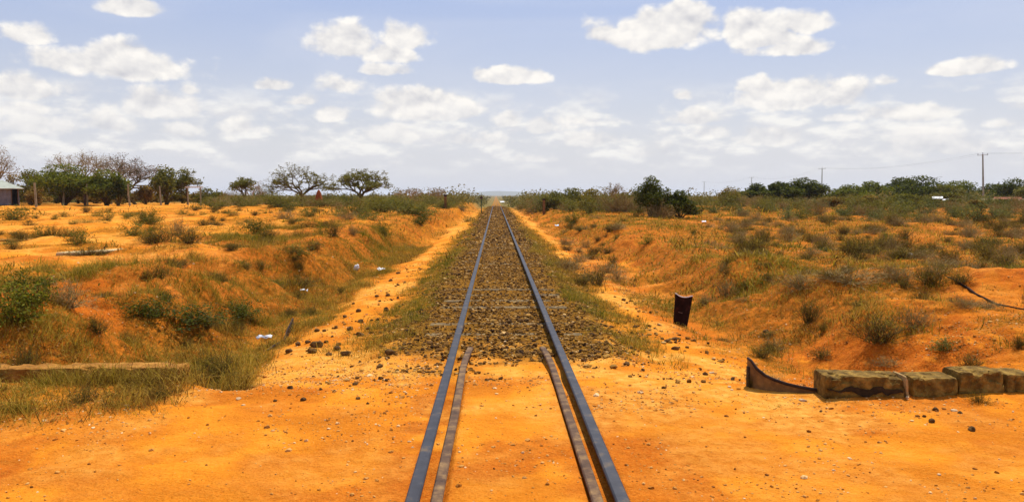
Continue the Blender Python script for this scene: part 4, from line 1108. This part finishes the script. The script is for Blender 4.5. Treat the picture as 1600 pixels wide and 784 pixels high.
# fence posts on the left
POST = speckle('weathered_post', [(.3, (.16, .13, .075)), (.6, (.30, .26, .15)), (.85, (.44, .40, .27))], 5, .95, .7, .01)
DPOST = speckle('dark_post', [(.3, (.07, .045, .025)), (.7, (.16, .10, .05))], 5, .95, .7, .01)
FP = [(56, 323, 286, .11, POST, 'thick pale fence post nearest the hut'), (63, 317, 293, .09, POST, 'shorter fence post just right of the thick one by the hut'),
      (100, 321, 293, .11, POST, 'fence post in front of the largest green tree'), (137, 322, 288, .08, POST, 'thin fence post beside the dark rusty stake'),
      (133, 321, 303, .14, DPOST, 'short dark stake with yellow top beside a thin post'), (201, 321, 288, .10, POST, 'slanted fence post by the forked leafless tree'),
      (251, 320, 291, .09, POST, 'fence post in front of the open olive tree'), (330, 315, 298, .09, POST, 'last fence post right of the gate frame')]
for i, (px, pf, pt, w, m, lab) in enumerate(FP):
    p = hit(px, pf); hh = (pf - pt) / F * p.y
    if i == 4:
        t = thing('stake', lab, 'stake', p); MB().tube([(0, 0, -.2), (.02, 0, hh)], [w, w * .8], 7).build('post', m, t)
        MB().tube([(.02, 0, hh + .002), (.02, 0, hh + .28)], [.16, .15], 8).build('cap', speckle('yellow_plastic', [(.3, (.55, .40, .02)), (.7, (.75, .58, .04))], 5), t)
    else:
        ln = U(-.06, .06) if i != 5 else -.14
        tag(MB().tube([(p.x - ln, p.y, p.z - .2), (p.x, p.y, p.z + hh * .5), (p.x + ln + (.16 if i == 5 else 0), p.y, p.z + hh)], [w, w * .92, w * .8], 7).build('fence_post', m), lab, 'fence post', 'fence posts along the left plain')
g0 = hit(294, 321); g1 = at(313.5, g0.y)
t = thing('gate_frame', 'simple goal-like gate frame of two posts and a pale top bar', 'gate frame', g0)
hh = 26.5 / F * g0.y; gx = g1.x - g0.x
MB().tube([(0, 0, -.2), (0, 0, hh)], .07, 6).build('post', POST, t); MB().tube([(gx, 0, -.2), (gx, 0, hh)], .07, 6).build('post', POST, t)
MB().box((gx / 2, 0, hh + .062), (gx + .5, .12, .12)).build('top_bar', speckle('pale_wood', [(.3, (.45, .42, .33)), (.7, (.62, .6, .5))], 5), t)
q = hit(142, 318); 
tag(MB().box((q.x, q.y, q.z + .62), (.85, .3, .05), ry=.35).build('white_board', speckle('white_board', [(.3, (.7, .7, .66)), (.7, (.82, .82, .8))], 4)), 'tilted white board lying against the dark stake by the fence', 'board')
# hut
def hut():
    y = 78; p = at(0, y); k = y / F
    IRON = speckle('dull_iron_sheet', [(.3, (.09, .09, .10)), (.6, (.16, .16, .18)), (.85, (.24, .24, .24))], 3, .6, .3, .01, .4, .3)
    ROOF = speckle('pale_iron_roof', [(.3, (.26, .27, .21)), (.6, (.38, .39, .31)), (.85, (.50, .50, .42))], 2, .6, .3, .01, .4, .2)
    t = thing('hut', 'small iron sheet hut with pale pyramid roof at the left edge of the picture', 'hut', p, R(33))
    x1 = 25 * k; x0 = x1 - 3.4; hw = zpx(0, 294, y) - p.z; D = 3.4
    # walls with a doorway left open near the right corner
    mb = MB(); dx0, dx1 = x1 - .62, x1 - .10
    def corr(xa, xb, ya, yb):
        n = max(2, int(math.hypot(xb - xa, yb - ya) / .07)); V = []
        for i in range(n + 1):
            f = i / n; o_ = .018 * (i % 2); nx_, ny_ = (0, -1) if abs(xb - xa) > abs(yb - ya) else (1, 0)
            V += [(xa + (xb - xa) * f + nx_ * o_, ya + (yb - ya) * f + ny_ * o_, -.1), (xa + (xb - xa) * f + nx_ * o_, ya + (yb - ya) * f + ny_ * o_, hw)]
        mb.add(V, [(2 * i, 2 * i + 2, 2 * i + 3, 2 * i + 1) for i in range(n)])
    corr(x0, dx0, 0, 0); corr(dx1, x1, 0, 0); corr(x1, x1, 0, D); corr(x0, x0, 0, D); corr(x0, x1, D, D)
    mb.build('wall', IRON, t)
    ex = .42; zt = zpx(0, 281, y + D / 2) - p.z; cxm = (x0 + x1) / 2
    rx0, rx1 = x0 + 1.2, x1 - 1.35
    V = [(x0 - ex, -ex, hw - .02), (x1 + ex, -ex, hw - .02), (x1 + ex, D + ex, hw - .02), (x0 - ex, D + ex, hw - .02), (rx0, D / 2, zt), (rx1, D / 2, zt)]
    V += [(a_, b_, c_ - .05) for a_, b_, c_ in V]
    MB().add(V, [(0, 1, 5, 4), (2, 3, 4, 5), (6, 10, 11, 7), (8, 11, 10, 9), (0, 6, 7, 1), (1, 7, 8, 2), (2, 8, 9, 3), (3, 9, 6, 0)], [(1, 2, 5), (3, 0, 4), (7, 11, 8), (9, 10, 6)]).build('roof', ROOF, t)
    MB().box((dx0, -.03, hw / 2), (.06, .08, hw)).box((dx1, -.03, hw / 2), (.06, .08, hw)).build('door_frame', DPOST, t)
    MB().box((cxm, -.03, .02), (x1 - x0, .12, .16)).build('plinth', DPOST, t)
hut()
# termite mound
def termite():
    p = at(498, 70); k = p.y / F; zt = zpx(498, 296, p.y) - p.z; n = 18; V = []
    rg = np.random.default_rng(3); lv = [(0, 1.1), (.25, .9), (.5, .62), (.68, .52), (.82, .40), (.93, .22), (1, .04)]
    for (f, r) in lv:
        for j in range(n): a = 6.283 * j / n; rr = r * .44 * (1 + rg.normal(0, .08)); V.append((math.cos(a) * rr, math.sin(a) * rr, f * zt))
    Q = [(i * n + j, i * n + (j + 1) % n, (i + 1) * n + (j + 1) % n, (i + 1) * n + j) for i in range(len(lv) - 1) for j in range(n)]
    o = MB().add(V, Q).build('termite_mound', speckle('red_termite_earth', [(.3, (.20, .040, .010)), (.7, (.38, .09, .02))], 3)); o.location = p
    tag(o, 'red termite mound between the flat-topped acacia and the round thorn tree', 'termite mound')
termite()
# trackside posts and sign
for (px, pf, pt, lab) in ((696, 319, 306, 'short dark post left of the track near the leafless trees'), (850, 327, 312, 'short brown post right of the track in front of the scrub')):
    y = 62; p = at(px, y); hb = zpx(px, pt, y) - p.z
    t = thing('trackside_post', lab, 'post', p, 0, 'short posts beside the track')
    MB().box((0, 0, hb / 2 - .15), (.19, .16, hb + .2), jit=.008).build('post', speckle('brown_post', [(.3, (.12, .055, .02)), (.7, (.24, .12, .04))], 4), t)
    MB().box((0, 0, hb + .02), (.24, .2, .14)).build('cap', DARKRUST, t)
y = 80; p = at(752, y); zs = zpx(752, 309, y) - p.z
t = thing('rail_sign', 'dark diamond sign on a thin green pole left of the track near the horizon', 'sign', p)
MB().tube([(0, 0, -.2), (0, 0, zs)], .045, 8).build('pole', speckle('green_paint', [(.3, (.02, .05, .025)), (.7, (.05, .09, .05))], 5), t)
MB().box((0, -.06, zs), (.25, .02, .25), ry=R(45)).build('sign_plate', speckle('dark_red_plate', [(.3, (.035, .012, .014)), (.7, (.08, .03, .03))], 8), t)
# right far buildings
WHITE = speckle('white_wall', [(.3, (.66, .64, .60)), (.7, (.80, .79, .76))], 2)
TIN = speckle('tan_roof', [(.3, (.32, .20, .13)), (.7, (.5, .35, .24))], 2)
BRICK = speckle('red_brown_sheet', [(.3, (.16, .045, .02)), (.7, (.30, .095, .04))], 1.5)
def house(name, label, px0, px1, y, pvt, pvb, wall, roof, depth=4, door=True):
    p0 = at(px0, y); x1 = at(px1, y).x; zt = zpx(px0, pvt, y); zb = min(p0.z, zpx(px0, pvb, y)); w = x1 - p0.x; cx = w / 2
    hh = zt - p0.z; t = thing(name, label, 'building', p0, -math.atan2(p0.x, p0.y)); wh = hh * .78
    MB().box((cx, depth / 2, wh / 2 - .2), (w, depth, wh + .4)).build('wall', wall, t)
    V = [(-.3, -.3, wh + .002), (w + .3, -.3, wh + .002), (w + .3, depth + .3, wh + .002), (-.3, depth + .3, wh + .002), (-.3, depth / 2, hh), (w + .3, depth / 2, hh)]
    MB().add(V, [(0, 1, 5, 4), (2, 3, 4, 5), (3, 2, 1, 0)], [(0, 4, 3), (1, 2, 5)]).build('roof', roof, t)
    if door:
        MB().box((cx * 1.2, -.02, wh * .42), (.8, .06, wh * .84)).build('door', DARKRUST, t)
        MB().box((cx * .45, -.02, wh * .6), (.6, .06, .6)).build('window', DARKRUST, t)
house('house', 'small white house with bright roof below the tallest trees', 1461, 1468, 92, 307, 315, WHITE, WHITE)
house('house', 'low white house with tan base between thicket and trees', 1478, 1488, 86, 311, 322, WHITE, WHITE)
house('house', 'low white walled house with tan roof right of the nearest utility pole', 1538, 1557, 88, 310, 322, WHITE, TIN)
house('shed', 'red-brown sheet metal shed near the right edge', 1558, 1586, 84, 308, 324, BRICK, BRICK)
house('house', 'pale low house at the extreme right edge', 1594, 1612, 90, 311, 322, WHITE, TIN)
house('house', 'far pale house with light roof beyond the brown dry tree', 1150, 1180, 118, 302, 309, TIN, TIN)
# mast loop (thin round arch) near the second utility pole
p = at(1296, 130); zt = zpx(1296, 300, 130) - p.z
tag(MB().tube([(p.x + math.cos(a_) * 1.1, p.y, p.z + zt - 1.0 + 1.0 * math.sin(a_)) if a_ is not None else None for a_ in np.linspace(0, math.pi, 14)], .06, 5).tube([(p.x - 1.1, p.y, p.z - .2), (p.x - 1.1, p.y, p.z + zt - 1.0)], .06, 5).tube([(p.x + 1.1, p.y, p.z - .2), (p.x + 1.1, p.y, p.z + zt - 1.0)], .06, 5).build('arch_frame', PALEBARK), 'thin arched frame beside the second utility pole', 'arch')

# utility poles and wires
POLE = speckle('pole_wood', [(.3, (.24, .21, .15)), (.7, (.42, .38, .29))], 2)
WIRE = speckle('wire', [(.3, (.30, .30, .32)), (.7, (.36, .36, .38))], 2)
PP = [(1537, 1533, 241, 111, 'nearest and tallest wooden utility pole, leaning slightly at the right'), (1284, 1283.5, 263, 172, 'second utility pole, left of the nearest one'),
      (1174, 1174, 277, 262, 'third utility pole, thin above the dark trees'), (1100, 1100, 284, 330, 'farthest utility pole, faint right of the feathery tree')]
tops = []
for i, (pb, pt_, v, y, lab) in enumerate(PP):
    p = at(pb, y); xt = at(pt_, y).x; zt = zpx(pt_, v, y)
    t = thing('utility_pole', lab, 'utility pole', p, 0, 'utility poles of the power line')
    dx = xt - p.x; hh = zt - p.z
    MB().tube([(0, 0, -.3), (dx * .5, 0, hh * .5), (dx, 0, hh)], [.15, .12, .085], 8).build('pole', POLE, t)
    MB().tube([(dx - .75, 0, hh - .16), (dx + .75, 0, hh - .10)], .03, 6).build('crossarm', POLE, t)
    for sx in (-.68, 0, .68):
        zi = hh - .13 + .04 * sx if sx else hh
        MB().tube([(dx + sx, 0, zi + .03), (dx + sx, 0, zi + .22)], [.05, .035], 6).build('insulator', WIRE, t)
    tops.append((Vector((xt, y, zt))))
ext = Vector((tops[0].x + 6, 48, tops[0].z + .6)); tops = [ext] + tops
for sx, lab in ((-.68, 'left'), (0, 'middle'), (.68, 'right')):
    pts = []
    for a_, b_ in zip(tops[:-1], tops[1:]):
        for f in np.linspace(0, 1, 12)[:-1 if b_ is not tops[-1] else None]:
            q = a_.lerp(b_, f); sag = 1.1 * 4 * f * (1 - f) * (a_ - b_).length / 70
            pts.append((q.x + sx, q.y, q.z + (.2 if sx == 0 else .08) - min(sag, 1.4)))
    tag(MB().tube(pts, .0055, 4).build('power_wire', WIRE), lab + ' of the three thin wires strung along the utility poles', 'wire', 'wires of the power line')
p = at(1560, 116); zt = zpx(1560, 284, 116)
tag(MB().tube([(p.x, p.y, p.z - .2), (p.x, p.y, zt)], [.09, .06], 6).build('mast', DPOST), 'thin dark mast among the trees right of the nearest utility pole', 'mast')

# ------------------------------------------------------------------ loose rocks
ROCKM = speckle('dark_rock', [(.3, (.05, .022, .006)), (.55, (.14, .07, .018)), (.8, (.30, .16, .04))], 16, .95, 1.0, .01)
PALER = speckle('pale_rock', [(.3, (.42, .24, .10)), (.7, (.70, .50, .28))], 16, .95, .8, .01)
def rock(px, pv, wpx, label, group, mat=ROCKM, seed=0, hf=.75):
    p = hit(px, pv); s = wpx / F * p.y * .44
    rg = np.random.default_rng(seed)
    n, m = 12, 7; V = []
    for i in range(m):
        ph = math.pi * (i + .0) / (m - 1) - math.pi / 2
        for j in range(n):
            a = 6.283 * j / n; V.append((math.cos(a) * math.cos(ph), math.sin(a) * math.cos(ph), math.sin(ph)))
    V = np.array(V); nn = fbm(V[:, 0] * 1.7 + seed, V[:, 1] * 1.7 + V[:, 2] * 2.1, 5 + seed, 4)
    # facet the lump by clipping against random planes
    for k in range(9):
        d = rg.normal(0, 1, 3); d /= np.linalg.norm(d); c = rg.uniform(.55, .9); o_ = V @ d; V = np.where((o_ > c)[:, None], V - d * (o_ - c)[:, None], V)
    V = V * (.8 + .5 * nn[:, None]) * np.array([1.15, .9, hf]) * s
    Q = [(i * n + j, i * n + (j + 1) % n, (i + 1) * n + (j + 1) % n, (i + 1) * n + j) for i in range(m - 1) for j in range(n)]
    o = MB().add(V, Q).build('rock', mat); o.location = p + Vector((0, 0, s * hf * .45)); o.rotation_euler = (0, 0, rg.uniform(0, 6))
    tag(o, label, 'rock', group); return o
G = 'dark rocks on the dirt left of the track'; gl = 'dark lump of rock on the orange dirt left of the track'
RK = [(541, 556, 19, 'largest round dark rock on the dirt left of the track'), (495, 543, 22, 'wide flat dark rock above the mossy one left of the track'), (487, 552, 17, 'mossy brown rock touching the wide flat one'),
      (547, 516, 14, 'upright dark rock near the ballast edge left of the track'), (611, 554, 19, 'broad dark rock nearest the left rail'), (466, 540, 13, None), (514, 555, 11, None), (528, 547, 14, None), (495, 518, 10, None),
      (539, 497, 8, None), (525, 514, 7, None), (524, 496, 7, None), (481, 537, 10, None), (562, 525, 15, None), (519, 528, 6, None), (564, 505, 12, None), (668, 577, 9, None), (642, 577, 6, None), (593, 575, 14, None),
      (454, 608, 11, None), (501, 609, 8, None), (522, 613, 7, None), (575, 631, 6, None), (474, 626, 11, None), (589, 464, 9, None), (606, 463, 9, None), (560, 487, 10, None), (507, 518, 8, None), (559, 623, 9, None),
      (452, 552, 14, None), (430, 628, 7, None), (632, 540, 9, None), (575, 515, 9, None), (590, 500, 8, None), (603, 486, 8, None), (552, 475, 7, None), (610, 440, 8, None), (622, 428, 7, None), (690, 588, 8, None), (560, 590, 6, None)]
for i, (px, pv, w, lab) in enumerate(RK): rock(px, pv, w, lab or gl, None if lab else G, seed=i)
G2 = 'dark rocks on the dirt right of the track'; g2 = 'dark lump of rock on the orange dirt right of the track'
for i, (px, pv, w, lab) in enumerate([(1055, 547, 13, 'round dark rock below the leaning plate'), (1043, 535, 11, None), (1054, 532, 12, None), (1035, 531, 8, None), (1102, 586, 11, 'brown rock halfway between plate and steel strip'),
      (1462, 641, 11, None), (1456, 660, 12, None), (1518, 674, 14, 'flat dark rock on the road near the right corner'), (1444, 653, 7, None), (1197, 519, 10, 'single dark rock on the slope above the steel strip'),
      (1500, 646, 9, None), (1004, 580, 9, None), (985, 545, 10, None), (1010, 552, 6, None), (975, 470, 9, None), (992, 512, 9, None), (1283, 643, 6, None), (1130, 563, 7, None), (1594, 540, 12, 'black rock at the right edge above the kerb blocks')]):
    rock(px, pv, w, lab or g2, None if lab else G2, seed=60 + i)
G3 = 'pale stones on the dirt'
for i, (px, pv, w, lab) in enumerate([(1255, 628, 14, 'flat pale stone on the road below the steel strip'), (1112, 584, 10, None), (1140, 605, 9, None), (372, 625, 11, 'rounded pale stone at the ditch edge right of the headwall'), (198, 634, 10, 'flat pale stone in front of the left headwall'),
      (195, 642, 6, None), (69, 657, 8, None), (380, 634, 8, None), (155, 646, 6, None), (1492, 642, 14, 'whitish stone by the foot of the kerb blocks'), (1085, 640, 6, None), (640, 690, 7, None), (645, 700, 6, None), (903, 678, 6, None)]):
    rock(px, pv, w, lab or 'small pale stone lying on the orange dirt', None if lab else G3, PALER, 90 + i, .4)

# litter
LIT = speckle('white_plastic', [(.3, (.74, .75, .78)), (.7, (.84, .84, .84))], 12, .5)
def bottle():
    p = hit(557, 423); k = p.y / F; t = thing('bottle', 'white plastic bottle lying in the left ditch grass', 'bottle', p + Vector((0, 0, .06)))
    t.rotation_euler = (R(20), R(25), R(20)); r = 4.0 * k; L = 11 * k
    MB().tube([(0, 0, -L / 2), (0, 0, -L / 2 + .004), (0, 0, L * .22), (0, 0, L * .36), (0, 0, L * .42)], [r * .8, r, r, r * .5, r * .35], 12).build('body', LIT, t, smooth=True)
    MB().tube([(0, 0, L * .42), (0, 0, L * .5)], [r * .42, r * .42], 10).build('cap', LIT, t)
bottle()
def scrap(px, pv, w, d, label, seed, mat=LIT, up=.04, name='plastic_scrap'):
    p = hit(px, pv); k = p.y / F; rg = np.random.default_rng(seed); n, m = 7, 4; V = []
    for i in range(n):
        for j in range(m):
            V.append(((i / (n - 1) - .5) * w * k, (j / (m - 1) - .5) * d * k * 2 + rg.normal(0, .012), rg.uniform(.0, 1) * w * k * .25))
    Q = [(i * m + j, (i + 1) * m + j, (i + 1) * m + j + 1, i * m + j + 1) for i in range(n - 1) for j in range(m - 1)]
    o = MB().add(V, Q).build(name, mat, smooth=True); o.location = p + Vector((0, 0, up)); o.rotation_euler = (R(12), 0, rg.uniform(-.4, .4))
    so = o.modifiers.new('thick', 'SOLIDIFY'); so.thickness = .003
    tag(o, label, 'litter')
scrap(595, 425, 12, 5, 'crumpled white scrap right of the plastic bottle', 1)
scrap(475, 462, 12, 2, 'thin white strip lying in the left ditch grass', 2, up=.07)
scrap(413, 541, 26, 3.5, 'torn white plastic beside the steel strip in the left ditch', 3, up=.10)
scrap(1100, 349, 7, 4, 'small white plastic scrap on the far right plain', 4)
scrap(870, 354, 6, 4, 'pale blue plastic scrap right of the track', 5, speckle('pale_blue_plastic', [(.3, (.45, .62, .72)), (.7, (.6, .74, .8))], 12))
scrap(1422, 400, 6, 5, 'white plastic scrap in the grass of the right plain', 6)
scrap(785, 316, 7, 6, 'white object beside the line near the horizon', 7, up=.2)
